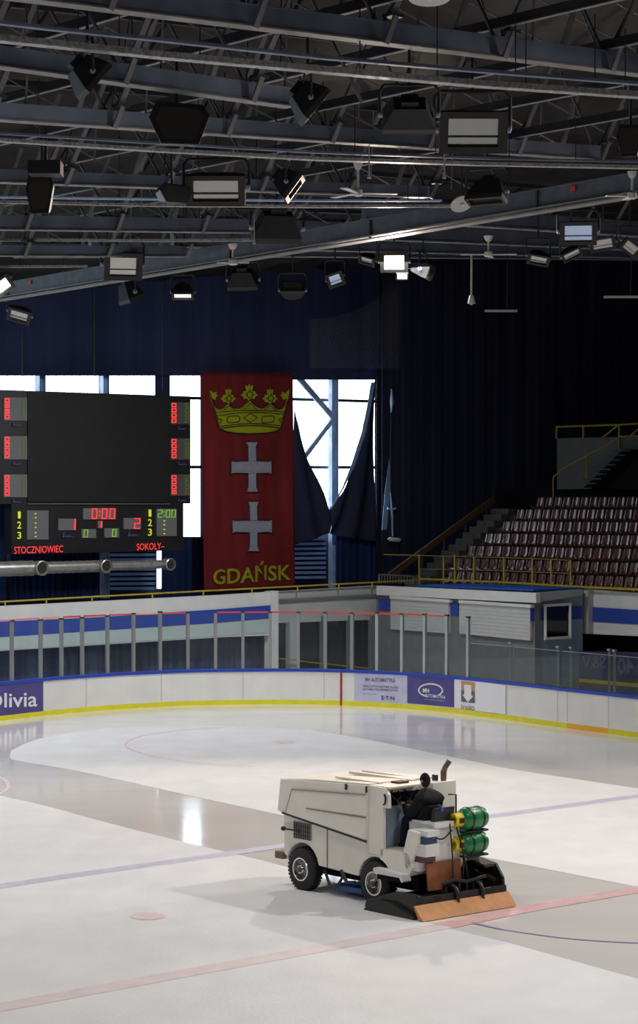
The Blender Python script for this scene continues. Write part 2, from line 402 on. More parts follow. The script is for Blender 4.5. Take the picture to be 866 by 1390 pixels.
adtext(ad, 'MH AUTOMATYKA', 496, 925, 537, 926.5, 5.5, 'ad_text', .02)
adtext(ad, 'WIELOLETNI PARTNER KLUBU', 492.5, 932.5, 541, 934.5, 3, 'ad_text')
adtext(ad, 'AUTOMATYKA PRZEMYSLOWA', 492.5, 936.8, 541, 938.7, 3, 'ad_text')
adtext(ad, 'tel. automatyka', 492.5, 942.5, 512, 943.3, 1.8, 'ad_text', 0)
adtext(ad, 'E\u00b7T\u00b7N', 518, 949.8, 536, 950.8, 5.5, 'ad_navy', .03)
ad = wall_strip(MB(), 553, 558, .2, 1.17, -.012, 0).build('advert_strip', 'ad_purple', boards)
ad = wall_strip(MB(), 558, 617, .2, 1.17, -.01, 0).build('advert', 'ad_purple', boards, label='purple advert panel with white oval')
ov = MB(); c0 = (585, 937); e = []
for k in range(44):
    a = -.25+k/43*5.2; e.append((c0[0]+16*math.cos(-a+.55), c0[1]+8.5*math.sin(-a+.55)+.02*(16*math.cos(a))))
stroke(ov, e, 2.0, pb2); ov.build('oval_emblem', 'ad_white', ad)
adtext(ad, 'MH', 574.5, 940, 583, 940.6, 6, 'ad_white', .03)
adtext(ad, 'AUTOMATYKA', 577, 946, 605, 948.8, 4.6, 'ad_white', .01)
adtext(ad, 'www.mhautomatyka.pl', 577, 949.8, 604, 952.4, 1.7, 'ad_white', 0)
ad = wall_strip(MB(), 617, 646, .2, 1.17, -.01, 0).build('advert', 'ad_white', boards, label='white advert panel with arrow')
MB().quad(*[pb2(*p) for p in ((626.5, 924), (645, 926.5), (645, 938.5), (626.5, 936.5))]).build('arrow_plate', 'ad_orange', ad)
MB().quad(*[pb2(*p) for p in ((626.5, 936.5), (645, 938.5), (645, 954.5), (626.5, 952.5))]).build('arrow_plate', 'ad_dark', ad)
pb3 = lambda x, y: bpx(x, y, -.028)
MB().quad(*[pb3(*p) for p in ((631, 929), (640.5, 930.2), (640.5, 944), (643.5, 944.5), (635.8, 953.5), (628.5, 942.6), (631, 943))]).build('arrow', 'ad_white', ad)
adtext(ad, 'in', 626.5, 962.3, 633.5, 963.2, 6.5, 'ad_orange', .02)
adtext(ad, 'GEO', 634, 963.2, 644.8, 964.6, 5.5, 'ad_dark', .02)
MB().quad(*[pb2(*p) for p in ((646.2, 924.5), (687, 930), (687, 970), (646.2, 964.5))]).build('cover_panel', 'ad_white', boards)

# glass on the boards: every post and every pane is a thing of its own
posts = [(-20, 845), (19, 843.5), (58, 842.5), (86, 841), (114, 839.5), (148, 837), (183, 834), (219, 831.5), (256, 832.5), (293, 832), (330, 832), (367, 832), (404.5, 832), (440.7, 832.5), (476.5, 833), (510, 833), (543.5, 834.5), (574, 835), (604, 836), (632.5, 838.5)]
redtop = ['glass_pink', 'glass_pink', 'glass_orange', 'glass_red', 'glass_red', 'glass_red', 'glass_orange', 'glass_red', None, 'glass_red', 'glass_red', 'glass_red', 'glass_red', 'glass_red', 'glass_red', 'glass_red', 'glass_red', 'glass_red', None]
redname = {'glass_pink': 'pink', 'glass_orange': 'orange', 'glass_red': 'red'}
def ordn(i): return ['first', 'second', 'third', 'fourth', 'fifth', 'sixth', 'seventh', 'eighth', 'ninth', 'tenth', 'eleventh', 'twelfth', 'thirteenth', 'fourteenth', 'fifteenth', 'sixteenth', 'seventeenth', 'eighteenth', 'nineteenth', 'twentieth', 'twenty-first', 'twenty-second', 'twenty-third'][i]
for i, (x, yt) in enumerate(posts):
    p, n = at_px(x); zt = HC-(yt-YH)/f*p.y; zt = min(max(zt, 2.9), 3.35)
    d = UP.cross(n).normalized(); c = p+n*.1; w = .055
    last = i == len(posts)-1
    if last: lab = 'last tall glass post where the tall rink glass ends at the right, without pane'
    elif i == 0: lab = 'tall rink glass screen cut by the left picture edge, pink top strip'
    else: lab = 'tall rink glass screen, %s counted from the left, %s' % (ordn(i), ('%s top strip' % redname[redtop[i]]) if redtop[i] else 'bare top edge')
    t = thing('glass_screen', lab, 'glass screen', c+UP*1.27, 'tall rink glass screens')
    MB().box(c+UP*(1.27+zt)/2, d*w, n*.05, UP*(zt-1.27)/2).build('post', 'post' if x < 480 else 'post_pale', t)
    MB().box(c+UP*(zt+.02), d*(w+.015), n*.06, UP*.025).build('cap', 'dark_steel', t)
    if not last:
        x1 = posts[i+1][0]; p1, n1 = at_px(x1); zz = 3.27
        if x1 > 632: zz = 3.05
        a, b = p+n*.09+UP*1.27, p1+n1*.09+UP*1.27; e_ = (b-a).normalized(); a = a+e_*.07; b = b-e_*.085
        MB().hexa([a, b, b+n1*.012, a+n*.012], [q+UP*(zz-1.27) for q in (a, b, b+n1*.012, a+n*.012)]).build('glass', 'plexi', t)
        if redtop[i]:
            MB().beam(a+UP*(zz-1.27+.02), b+UP*(zz-1.27+.02), .03, .055).build('edge_strip', redtop[i], t, label='%s edge strip' % redname[redtop[i]])
low = [634, 693, 757.5, 830, 905, 985, 1070, 1160]
for i in range(7):
    x0, x1 = low[i], low[i+1]; p, n = at_px(x0); p1, n1 = at_px(x1)
    a, b = p+n*.09+UP*1.27, p1+n1*.09+UP*1.27; e_ = (b-a).normalized(); a = a+e_*.08; b = b-e_*.02
    t = thing('glass_screen', 'low rink glass screen on the right boards, %s after the last tall post' % ordn(i), 'glass screen', (a+b)/2, 'low rink glass screens')
    MB().hexa([a, b, b+n1*.012, a+n*.012], [q+UP*1.15 for q in (a, b, b+n1*.012, a+n*.012)]).build('glass', 'plexi_dim', t)
    MB().beam(a+UP*1.16, b+UP*1.16, .02, .012).build('edge_strip', 'post_pale', t)

# ================================================================= END WALL UNDER THE SCOREBOARD (plane L=67)
LE = 67.0
def pl_at(L): return lambda x, y: PL(x, y, L)
def pt_at(T): return lambda x, y: PT(x, y, T)
def panel(name, pts, place, off, m, parent=None, kind=None, label=None, bevel=0):
    return MB().prism([place(*p) for p in pts], off).build(name, m, parent, kind=kind, label=label, bevel=bevel)
we = panel('wall_end', [(-260, 834), (-60, 826), (0, 823), (150, 815.5), (300, 808), (369, 803.5), (369, 862.5), (300, 865), (0, 884), (-260, 900)], pl_at(LE), LT*.35, 'wall_white', None, 'structure')
def child_panel(par, name, pts, place, off, m, label=None):
    par['_o'] = list(par.location); return panel(name, pts, place, off, m, par, None, label)
child_panel(we, 'painted_stripe', [(-260, 858), (0, 844), (123, 838.5), (290, 827.5), (369, 821.5), (369, 839.5), (290, 846), (0, 865), (-260, 880)], pl_at(LE-.04), LT*.03, 'stripe_blue', 'blue painted stripe')
child_panel(we, 'painted_stripe', [(-260, 880), (0, 865), (290, 846), (369, 839.5), (369, 858.5), (300, 863), (0, 883), (-260, 898)], pl_at(LE-.03), LT*.02, 'stripe_pale', 'pale painted stripe')
# curtains in the undercroft, wavy
def curtain(name, xL, xR, ytopf, ybotf, place, amp, waves, m, label, cat, nu=120, dirn=LT, group=None, kind=None):
    def fn(u, v):
        x = xL+(xR-xL)*u; y = ybotf(x)+(ytopf(x)-ybotf(x))*v; p = place(x, y)
        return p+dirn*amp*(math.sin(u*waves*6.283)+.5*math.sin(u*waves*15.1+1.3))
    o = MB().grid(fn, nu, 4).build(name, m, smooth=True, kind=kind)
    sd = o.modifiers.new('s', 'SOLIDIFY'); sd.thickness = .02
    if label: tag(o, label, cat, group)
    return o
curtain('undercroft_curtain', -200, 367, lambda x: 884-.07*x-3, lambda x: 955-.06*x, pl_at(LE+.9), .06, 34, 'curtain_grey', 'navy grey pleated curtain under the blue and white end wall, seen through the glass', 'curtain', 340)
wr = panel('wall_recess', [(369, 803.5), (512, 795), (512, 841), (369, 846)], pl_at(LE+.4), LT*.3, 'wall_grey', None, 'structure')
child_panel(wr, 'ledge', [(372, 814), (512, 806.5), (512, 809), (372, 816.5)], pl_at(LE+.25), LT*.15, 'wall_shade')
child_panel(wr, 'pilaster', [(368.5, 802.5), (378, 802), (378, 960), (368.5, 960)], pl_at(LE-.1), LT*.45, 'wall_white')
child_panel(wr, 'pilaster', [(394, 838), (405, 837), (405, 960), (394, 960)], pl_at(LE+.3), LT*.3, 'wall_grey')
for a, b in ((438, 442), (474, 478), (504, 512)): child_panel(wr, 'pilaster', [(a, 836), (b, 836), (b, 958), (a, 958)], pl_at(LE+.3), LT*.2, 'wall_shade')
panel('window_1', [(378, 846), (512, 840), (512, 958), (378, 958)], pl_at(LE+.6), LT*.05, 'window_dark', None, 'structure')
for i, (a, b) in enumerate(((380, 440), (441, 506))):  # yellow bars standing in for a line reflected in the glass
    tag(MB().beam(PL(a, 894+i*7, LE+.1), PL(b, 901+i*7, LE+.1), .05, .05).build('reflected_yellow_line', 'rail_yellow_dim'), 'thin yellow line added for a reflection in the dark end wall openings, %s stretch' % ('left' if i == 0 else 'right'), 'rail')

# booth block (plane T=60.1) and its side (plane L=58.06)
TB = 60.1
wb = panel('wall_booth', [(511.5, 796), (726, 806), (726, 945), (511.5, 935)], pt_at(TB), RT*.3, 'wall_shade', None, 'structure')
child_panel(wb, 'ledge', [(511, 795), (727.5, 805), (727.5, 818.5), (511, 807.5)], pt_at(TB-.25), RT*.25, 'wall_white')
child_panel(wb, 'painted_patch', [(514, 813.6), (529, 814.6), (529, 828), (514, 827)], pt_at(TB-.06), RT*.05, 'stripe_blue', 'blue painted patch')
child_panel(wb, 'painted_patch', [(611.5, 819), (621.5, 819.8), (621.5, 835.5), (611.5, 834.5)], pt_at(TB-.06), RT*.05, 'stripe_blue', 'blue painted patch')
for a, b, yt0, yt1, yb0, yb1, w in ((530, 609, 811.5, 817, 854, 860, 'left'), (623.5, 719.5, 817.5, 824, 860, 869.5, 'right')):
    t = thing('roller_shutter', 'pale grey closed roller shutter on the booth front, %s of the two' % w, 'shutter', PT(a, yb0, TB), )
    MB().prism([PT(a, yt0, TB-.15), PT(b, yt1, TB-.15), PT(b, yb1, TB-.15), PT(a, yb0, TB-.15)], RT*.12).build('shutter_panel', 'shutter', t)
    MB().prism([PT(a-1, yt0-3, TB-.24), PT(b+1, yt1-3, TB-.24), PT(b+1, yt1+1, TB-.24), PT(a-1, yt0+1, TB-.24)], RT*.2).build('shutter_box', 'wall_white', t)
    g = MB()
    for k in range(1, 9):
        q = k/9; g.beam(PT(a, yt0+(yb0-yt0)*q, TB-.155), PT(b, yt1+(yb1-yt1)*q, TB-.155), .012, .012)
    g.build('slat_line', 'wall_grey', t)
LS = 58.06
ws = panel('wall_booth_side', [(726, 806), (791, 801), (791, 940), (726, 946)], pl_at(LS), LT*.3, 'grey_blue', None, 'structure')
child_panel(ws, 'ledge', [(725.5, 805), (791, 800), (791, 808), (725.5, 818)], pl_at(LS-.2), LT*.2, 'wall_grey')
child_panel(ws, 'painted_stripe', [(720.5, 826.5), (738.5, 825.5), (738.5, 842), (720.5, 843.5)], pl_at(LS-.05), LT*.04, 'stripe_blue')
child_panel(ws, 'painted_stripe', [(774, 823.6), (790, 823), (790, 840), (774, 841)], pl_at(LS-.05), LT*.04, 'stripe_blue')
wn = struct_empty('window_2', PL(756, 866, LS))
MB().prism([PL(*p, LS-.1) for p in ((741, 824), (772, 822), (772, 863.5), (741, 866))], LT*.05).build('pane', 'window_dark', wn)
fm = MB()
for a, b in (((739, 822), (774.5, 820)), ((739, 867), (774.5, 865)), ((740, 822), (740, 867)), ((773.5, 820), (773.5, 865))): fm.beam(PL(*a, LS-.15), PL(*b, LS-.15), .08, .1)
fm.build('window_frame', 'wall_white', wn)
TS = 63.3
wr2 = panel('wall_stand', [(789, 800), (866, 805.5), (1100, 823), (1100, 880), (866, 863.5), (789, 860)], pt_at(TS), RT*.3, 'wall_white', None, 'structure')
child_panel(wr2, 'painted_stripe', [(798, 823.6), (866, 828), (1100, 845), (1100, 866), (866, 847.6), (798, 843)], pt_at(TS-.05), RT*.04, 'stripe_blue', 'blue painted stripe')
child_panel(wr2, 'pilaster', [(790, 801), (798.5, 801.5), (798.5, 860), (790, 859)], pt_at(TS-.3), RT*.3, 'wall_grey')
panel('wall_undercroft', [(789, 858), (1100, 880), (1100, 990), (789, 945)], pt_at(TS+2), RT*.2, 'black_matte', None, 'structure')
# blue roof membrane of the booth
zr = 3.86
c = [PT(565, 795.5, TB+.1), PT(724, 803.5, TB+.1)]
c = [V((p.x, p.y, zr)) for p in c]; d2 = [c[1]+RT*3.0, c[0]+RT*3.0]
o = MB().prism([c[0], c[1], d2[0], d2[1]], UP*.06).build('booth_roof_cover', 'roof_blue')
tag(o, 'flat bright blue roof cover lying on top of the shuttered booth', 'roof cover')
# navy board added behind the right glass in place of an advert reflection
o = thing('reflection_board', 'added navy board behind the right glass, standing in for a mirrored advert reflection', 'board', PT(800, 925, 57.0))
MB().prism([PT(*p, 57.0) for p in ((786, 884), (900, 886), (900, 960), (786, 948))], RT*.06).build('reflection_panel', 'line_navy', o)
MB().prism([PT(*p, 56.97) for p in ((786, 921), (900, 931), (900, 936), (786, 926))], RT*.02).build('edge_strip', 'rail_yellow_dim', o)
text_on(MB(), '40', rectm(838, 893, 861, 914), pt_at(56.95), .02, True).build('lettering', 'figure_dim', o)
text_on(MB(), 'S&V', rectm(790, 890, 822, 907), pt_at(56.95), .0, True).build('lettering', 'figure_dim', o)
for i, (x, yt) in enumerate(((693, 873), (757.5, 878), (775, 879), (827, 882), (834, 883))):
    b0 = PT(x, 940, 56.5); b0.z = 0
    t = thing('bench_glass_post', 'slim metal post behind the right glass, %s from the left' % ordn(i), 'post', b0, 'posts of the bench behind the glass')
    zt = PT(x, yt, 56.5).z
    MB().beam(b0, V((b0.x, b0.y, zt)), .09, .07).build('upright', 'post', t)
    MB().box(V((b0.x, b0.y, zt)), RT*.06, LT*.06, UP*.03).build('cap', 'post_pale', t)

# yellow handrail along the end parapet
t = thing('parapet_handrail', 'long yellow handrail on top of the white end parapet below the scoreboard', 'handrail', PL(200, 812, LE+.2))
ry = [(-200, 826), (0, 817), (104, 811.2), (300, 801), (400, 796), (471, 792.3), (569, 787.5)]
MB().tube([PL(x, y, LE+.15) for x, y in ry], .032).build('rail', 'rail_yellow', t)
for x in (-60, 7, 63, 125, 207, 276, 342, 404, 460, 505):
    for (a, b), (c_, d) in zip(ry, ry[1:]):
        if a <= x <= c_: y = b+(d-b)*(x-a)/(c_-a)
    p = PL(x, y, LE+.15); MB().beam(p, p-UP*.22, .05, .05).build('bracket', 'rail_yellow', t)

# ================================================================= WINDOW WALL (plane L=73)
LW = 73.0
wf = struct_empty('wall_facade', PL(250, 760, LW+1))
wall = MB().prism([PL(*p, LW+1.6) for p in ((-300, 300), (1200, 250), (1200, 1000), (-300, 1000))], LT*.2).build('facade_shell', 'navy', wf)
def window(n, pts): return panel('window_%d' % n, pts, pl_at(LW+1.2), LT*.03, 'window_light', None, 'structure')
window(3, [(-120, 500), (48, 502), (48, 560), (-120, 560)])
window(4, [(61, 500), (134, 502), (134, 560), (61, 560)])
window(5, [(147, 500), (211, 502), (211, 560), (147, 560)])
window(6, [(228, 502), (272, 502), (272, 729), (228, 729)])
window(7, [(396, 505), (508.5, 505), (508.5, 723), (396, 723)])
window(11, [(-1500, 150), (-270, 330), (-270, 640), (-1500, 640)])  # unseen window added off to the left for glare on the seats
window(8, [(8, 680), (16, 680), (16, 752), (8, 752)])
window(9, [(213.5, 747), (219, 747), (219, 799), (213.5, 799)])
fr = MB()
for pts in (((-60, 531), (280, 541)), ((396, 541.8), (512, 545)), ((250, 634), (280, 634)), ((396, 634), (512, 634.5))):
    fr.beam(PL(*pts[0], LW+1), PL(*pts[1], LW+1), .1, .13)
fr.build('girt', 'dark_steel', wf)
def sbeam(name, a, b, wpx, m, label, L=LW+.7, cat='column'):
    p, q = PL(*a, L), PL(*b, L); w = wpx/f*p.y
    t = thing(name, label, cat, V((q.x, q.y, min(p.z, q.z))))
    d = (q-p).normalized(); sx = d.cross(LT).normalized()
    MB().beam(p, q, .12, w, up=sx).build('web', m, t)
    for s in (-1, 1): MB().beam(p+sx*s*w/2-LT*.08, q+sx*s*w/2-LT*.08, .26, .03, up=sx).build('flange', m, t)
    return t
sbeam('steel_column', (54, 500), (54, 812), 9, 'col_blue', 'blue-grey steel column above the left part of the scoreboard')
sbeam('steel_column', (140.5, 500), (140.5, 812), 9, 'col_blue', 'blue-grey steel column behind the middle of the scoreboard')
bc = sbeam('steel_column', (451, 505), (451, 800), 11, 'col_blue', 'blue-grey steel column with two diagonal braces in the torn window opening')
for a, b, w_ in (((405, 512), (452, 567), 8), ((452, 569), (412, 622), 6)):
    p, q = PL(*a, LW+.55), PL(*b, LW+.55); MB().beam(p, q, .1, w_/f*p.y, up=LT.cross((q-p).normalized())).build('diagonal_brace', 'col_blue', bc)
for nm, x0, x1, y0, y1, lab in (('louvre_panel', 150, 211, 745, 800, 'blue-grey horizontal louvre panel below the scoreboard'), ('louvre_panel', 400, 441, 730, 790, 'blue-grey horizontal louvre panel beside the bottom of the red banner')):
    t = thing(nm, lab, 'louvre', PL((x0+x1)/2, y1, LW+.8))
    MB().prism([PL(*p, LW+.9) for p in ((x0, y0), (x1, y0), (x1, y1), (x0, y1))], LT*.05).build('backing', 'navy_low', t)
    y = y0+2
    while y < y1:
        MB().beam(PL(x0, y, LW+.75), PL(x1, y-.5, LW+.75), .15, .11).build('slat', 'louvre', t); y += 6.5
# curtains on plane L=72.5
def drape(pts, m, label, L=LW-.1, name='blackout_curtain', kind=None, off=.04, side=LT):
    o = MB().prism([PL(*p, L) for p in pts], side*off).build(name, m, kind=kind)
    if label: tag(o, label, 'curtain')
    return o
curtain('blackout_curtain', -260, 516, lambda x: 250, lambda x: 510 if x < 273 else 515.5, pl_at(LW-.3), .014, 24, 'navy_top', 'wide navy blackout curtain above the row of bright windows', 'curtain', 400)
curtain('blackout_curtain', 211, 231, lambda x: 505, lambda x: 545, pl_at(LW-.1), .03, 3, 'navy_top', 'narrow navy curtain piece between two bright windows above the right end of the scoreboard', 'curtain', 24)
curtain('blackout_curtain', 221, 279, lambda x: 728.5, lambda x: 815, pl_at(LW-.1), .06, 6, 'navy_low', 'short navy curtain hanging between the duct end and the red banner', 'curtain', 50)
curtain('blackout_curtain', -200, 9, lambda x: 560, lambda x: 820, pl_at(LW-.1), .05, 12, 'navy_low', 'navy curtain at the left picture edge beside the scoreboard', 'curtain', 100)
curtain('blackout_curtain', 15, 133, lambda x: 745, lambda x: 815, pl_at(LW-.05), .05, 14, 'navy_low', 'navy curtain behind the silver duct at the left', 'curtain', 100)
curtain('blackout_curtain', 457, 512, lambda x: 726, lambda x: 800, pl_at(LW-.0), .05, 6, 'navy_low', 'short navy curtain below the torn drape, left of the black post', 'curtain', 50)
# torn drape with the V shaped opening
Lc = [(398, 552), (400, 566), (407.5, 594), (422, 629.6), (436, 665), (448, 694)]
Bc = [(401, 740), (429, 729), (448, 724)]
vd = thing('torn_drape', 'navy drape sagging in a deep V across the bright window right of the red banner', 'curtain', PL(448, 724, LW-.5))
def vleft(u, v):
    x = 398+50*u; i = [k for k in range(5) if Lc[k][0] <= x <= Lc[k+1][0]+.01][-1]; a, b = Lc[i], Lc[i+1]; yt = a[1]+(b[1]-a[1])*(x-a[0])/(b[0]-a[0])
    yb = 741-17*u; q = PL(x, yb+(yt-yb)*v, LW-.5); return q+LT*.10*math.sin(u*9+v*4)
Rc = [(448, 694), (465, 665), (479, 633), (493, 590), (500, 555), (506, 519), (509, 517)]
def vright(u, v):
    x = 448+61*u; i = [k for k in range(6) if Rc[k][0] <= x+.001][-1]; a, b = Rc[i], Rc[i+1]; yt = a[1]+(b[1]-a[1])*(x-a[0])/(b[0]-a[0])
    yb = 724+10*math.sin(u*1.5); q = PL(x, yb+(yt-yb)*v, LW-.5); return q+LT*.12*math.sin(u*11-v*5)
for fn in (vleft, vright):
    o = MB().grid(fn, 30, 30).build('cloth', 'navy', vd, smooth=True); s_ = o.modifiers.new('s', 'SOLIDIFY'); s_.thickness = .02
hm = MB(); hp = [(449, 692), (466, 662), (480, 630), (494, 586), (501, 552), (506.5, 519)]  # pale strip: daylight through the cloth edge, put into its colour
for (a, b), (c_, d) in zip(hp, hp[1:]):
    w0 = 1.0+(b < 640)*1.5; w1 = 1.0+(d < 640)*1.5
    hm.prism([PL(a-w0, b, LW-.72), PL(a+w0, b, LW-.72), PL(c_+w1, d, LW-.72), PL(c_-w1, d, LW-.72)], LT*.02)
hm.build('lit_edge', 'pale_blue', vd, label='pale strip painted for daylight through the drape edge')
# right hand dark wall (navy lining) in two bays
curtain('blackout_curtain', 519, 680, lambda x: 240, lambda x: 800, pl_at(LW-.2), .02, 8, 'navy', 'tall dark navy curtain wall right of the window opening, left bay', 'curtain', 120)
curtain('blackout_curtain', 681, 1150, lambda x: 230, lambda x: 800, pl_at(LW-.0), .02, 18, 'navy', 'tall dark navy curtain wall behind the right stand, right bay', 'curtain', 220)
t = thing('corner_post', 'tall black post between the torn drape and the dark curtain wall', 'post', PL(514, 800, LW-.6))
MB().beam(PL(514.5, 500, LW-.8), PL(514.5, 800, LW-.8), .3, .2).build('shaft', 'black_matte', t)
# slit of daylight painted as a pale blue panel, pulley and hanging lamp in the dark bay
panel('window_10', [(528.5, 622), (531, 655), (525, 719), (518.5, 719), (523, 665)], pl_at(LW-.32), LT*.02, 'pale_blue', None, 'structure')  # no window: pale blue panel painted for a slit of daylight
t = thing('hanging_pulley', 'small blue-grey pulley rig hanging on the dark curtain right of the window', 'pulley', PL(531, 570, LW-.5))
MB().tube([PL(531.5, 528, LW-.5), PL(532, 545, LW-.5), PL(531, 560, LW-.5)], [.02, .09, .02]).build('block', 'col_blue', t)
MB().tube([PL(531, 560, LW-.5), PL(530, 640, LW-.5), PL(531, 732, LW-.5)], .018).build('cord', 'dark_steel', t)
MB().tube([PL(526, 690, LW-.5), PL(531, 692, LW-.5), PL(537, 690, LW-.5)], .05).build('cross_arm', 'col_blue', t)
MB().tube([PL(530, 668, LW-.5), PL(532, 700, LW-.5), PL(533, 728, LW-.5)], [.02, .07, .03]).build('weight', 'col_blue', t)
t = thing('wall_lamp', 'small cream oval lamp low on the dark curtain wall', 'lamp', PL(535, 734, LW-.8))
MB().tube([PL(526.5, 731.5, LW-.8), PL(529, 732, LW-.8), PL(541, 733, LW-.8), PL(544, 732.5, LW-.8)], [.02, .09, .10, .03], 10).build('lamp_shade', 'cream', t, smooth=True)
MB().beam(PL(531, 728, LW-.6), PL(531, 732, LW-.6), .05, .05).build('mount', 'dark_steel', t)

# ================================================================= BANNER
LB = 71.6
bn = thing('city_banner', 'tall red hanging banner with yellow crown, two grey crosses and yellow word', 'banner', PL(338, 802, LB))
def bpt(x, y, off=0):
    p = PL(x, y, LB); s = .022*math.sin((x-273)*.12+y*.004)+.012*math.sin((x-273)*.31-y*.01)
    return p+LT*(s+off)
def bfn(u, v):
    xl, xr = 277-4*v, 400-3*v; x = xl+(xr-xl)*u; yt = 505+2*u; yb = 803-5*u; return bpt(x, yb+(yt-yb)*v)
o = MB().grid(bfn, 60, 40).build('cloth', 'banner_red', bn, smooth=True); s_ = o.modifiers.new('s', 'SOLIDIFY'); s_.thickness = .012; s_.offset = 1
# decals follow the cloth, slightly in front
def dec(off): return lambda x, y: bpt(x, y, off)
def fillpoly(pts, place, name, m, n=1, par=None):
    from mathutils.geometry import tessellate_polygon
    D = []
    for i in range(len(pts)):
        a, b = pts[i], pts[(i+1) % len(pts)]; n = max(1, int(math.hypot(b[0]-a[0], b[1]-a[1])/5))
        D += [(a[0]+(b[0]-a[0])*k/n, a[1]+(b[1]-a[1])*k/n) for k in range(n)]
    F = [list(t) for t in tessellate_polygon([[V((x, y, 0)) for x, y in D]])]
    P = [place(x, y) for x, y in D]
    return MB().add(P, F).build(name, m, par or bn)
cc = lambda x, y: (250+x/2.794, 490+y/2.794)
def cross(cx, cy, l, r, t_, b_):
    P = [(cx-23, t_), (cx+23, t_), (cx+15, t_+18), (cx+17, cy-24), (r-12, cy-22), (r, cy-27), (r, cy+27), (r-12, cy+22), (cx+17, cy+24), (cx+17, b_-18), (cx+25, b_), (cx-22, b_), (cx-15, b_-18), (cx-15, cy+24), (l+12, cy+22), (l, cy+27), (l, cy-27), (l+12, cy-22), (cx-15, cy-24), (cx-15, t_+18)]
    P = [cc(*p) for p in P]
    fillpoly(P, dec(-.085), 'cross', 'banner_grey')
    s = MB(); stroke(s, P, .9, dec(-.13), True); s.build('outline', 'line_black', bn)
cross(250, 403, 172, 327, 307, 497); cross(255, 627, 176, 329, 532, 722)
ck = lambda x, y: (260+x/5.773, 490+y/5.773)
archs = [(150, 300), (158, 340), (178, 370), (205, 382), (235, 368), (255, 345), (275, 333), (295, 350), (320, 366), (350, 372), (385, 360), (415, 335), (442, 303), (465, 335), (495, 360), (530, 372), (560, 366), (585, 350), (605, 333), (628, 350), (648, 370), (675, 382), (705, 368), (725, 340), (738, 300)]
botl = [(688, 528), (640, 552), (560, 566), (440, 571), (330, 566), (250, 552), (203, 530)]
crown = [(120, 222), (135, 255)]+archs+[(748, 255), (757, 215), (752, 215)][:2]+[(740, 330), (716, 400)]+botl+[(168, 405), (148, 330)]
crown = [(120, 222), (140, 262)]+archs+[(750, 225), (757, 215), (742, 318), (716, 400)]+botl+[(168, 405), (146, 330)]
fillpoly([ck(*p) for p in crown], dec(-.085), 'crown', 'gold')
def fleur(cx, cy, s=1.0):
    P = [(0, -92), (8, -72), (30, -80), (28, -55), (22, -30), (45, -32), (50, -12), (70, 2), (50, 14), (42, 32), (18, 28), (10, 42), (-10, 42), (-18, 28), (-42, 32), (-50, 14), (-70, 2), (-50, -12), (-45, -32), (-22, -30), (-28, -55), (-30, -80), (-8, -72)]
    fillpoly([ck(cx+x*s, cy+y*s) for x, y in P], dec(-.095), 'fleuron', 'gold')
    st = MB(); ci = [ck(cx+22*s*math.cos(a), cy+25*s*math.sin(a)) for a in [k*.5236 for k in range(12)]]
    stroke(st, ci, 1.0, dec(-.15), True)
    stroke(st, [ck(cx-38*s, cy), ck(cx-20*s, cy)], .9, dec(-.15)); stroke(st, [ck(cx+38*s, cy), ck(cx+20*s, cy)], .9, dec(-.15)); stroke(st, [ck(cx, cy-45*s), ck(cx, cy-22*s)], .9, dec(-.15))
    st.build('fleuron_line', 'line_black', bn)
fleur(277, 295, .92); fleur(440, 266, .95); fleur(605, 295, .92)
for sx, cx in ((1, 150), (-1, 730)):
    P = [(-28, -40), (-5, -25), (5, -10), (35, -22), (30, 0), (45, 8), (30, 22), (22, 45), (0, 32), (0, 60), (-10, 60)]
    fillpoly([ck(cx+sx*x, 262+y) for x, y in P], dec(-.095), 'fleuron', 'gold')
st = MB()
K = lambda pts, w=1.0, cl=False: stroke(st, [ck(*p) for p in pts], w, dec(-.15), cl)
arc = lambda x0, y0, x1, y1, s, n=14: [(x0+(x1-x0)*k/n, y0+(y1-y0)*k/n-s*math.sin(math.pi*k/n)) for k in range(n+1)]
K(archs, .8); K(arc(165, 405, 718, 400, 14)); K(arc(172, 433, 712, 420, 22)); K(arc(203, 515, 690, 510, 22)); K(arc(205, 532, 688, 528, 24), 1.3); K([(203, 530)]+botl[::-1][1:]+[], 1.2)
K([(120, 222), (148, 330), (168, 405), (203, 530)], 1.0); K([(757, 215), (740, 330), (716, 400), (688, 528)], 1.0)
K([(392, 447), (445, 412), (497, 445), (445, 482)], 1.0, True)
for x0, x1 in ((262, 362), (532, 632)): K([(x0+14, 435), (x1-14, 431), (x1, 443), (x1, 468), (x1-14, 480), (x0+14, 486), (x0, 474), (x0, 447)], 1.0, True)
K([(180, 447), (222, 465), (196, 500)], .9); K([(705, 443), (672, 460), (694, 492)], .9)
for a, b, c_ in (((232, 386), (278, 350), (330, 384)), ((398, 382), (444, 330), (490, 382)), ((556, 384), (604, 350), (652, 388))): K([a, b, c_], .9)
st.build('crown_line', 'line_black', bn)
vs, fs = text2d('GDA\u0143SK', .018)
m2 = mapper(cc(104, 849), cc(398, 830), cc(398, 752), cc(104, 771))
MB().add([bpt(*m2(u, v), -.09) for u, v in vs], fs).build('lettering', 'gold', bn, label='yellow lettering')
MB().beam(PL(271, 504.5, LB), PL(399, 506.5, LB), .06, .06).build('top_bar', 'dark_steel', bn)

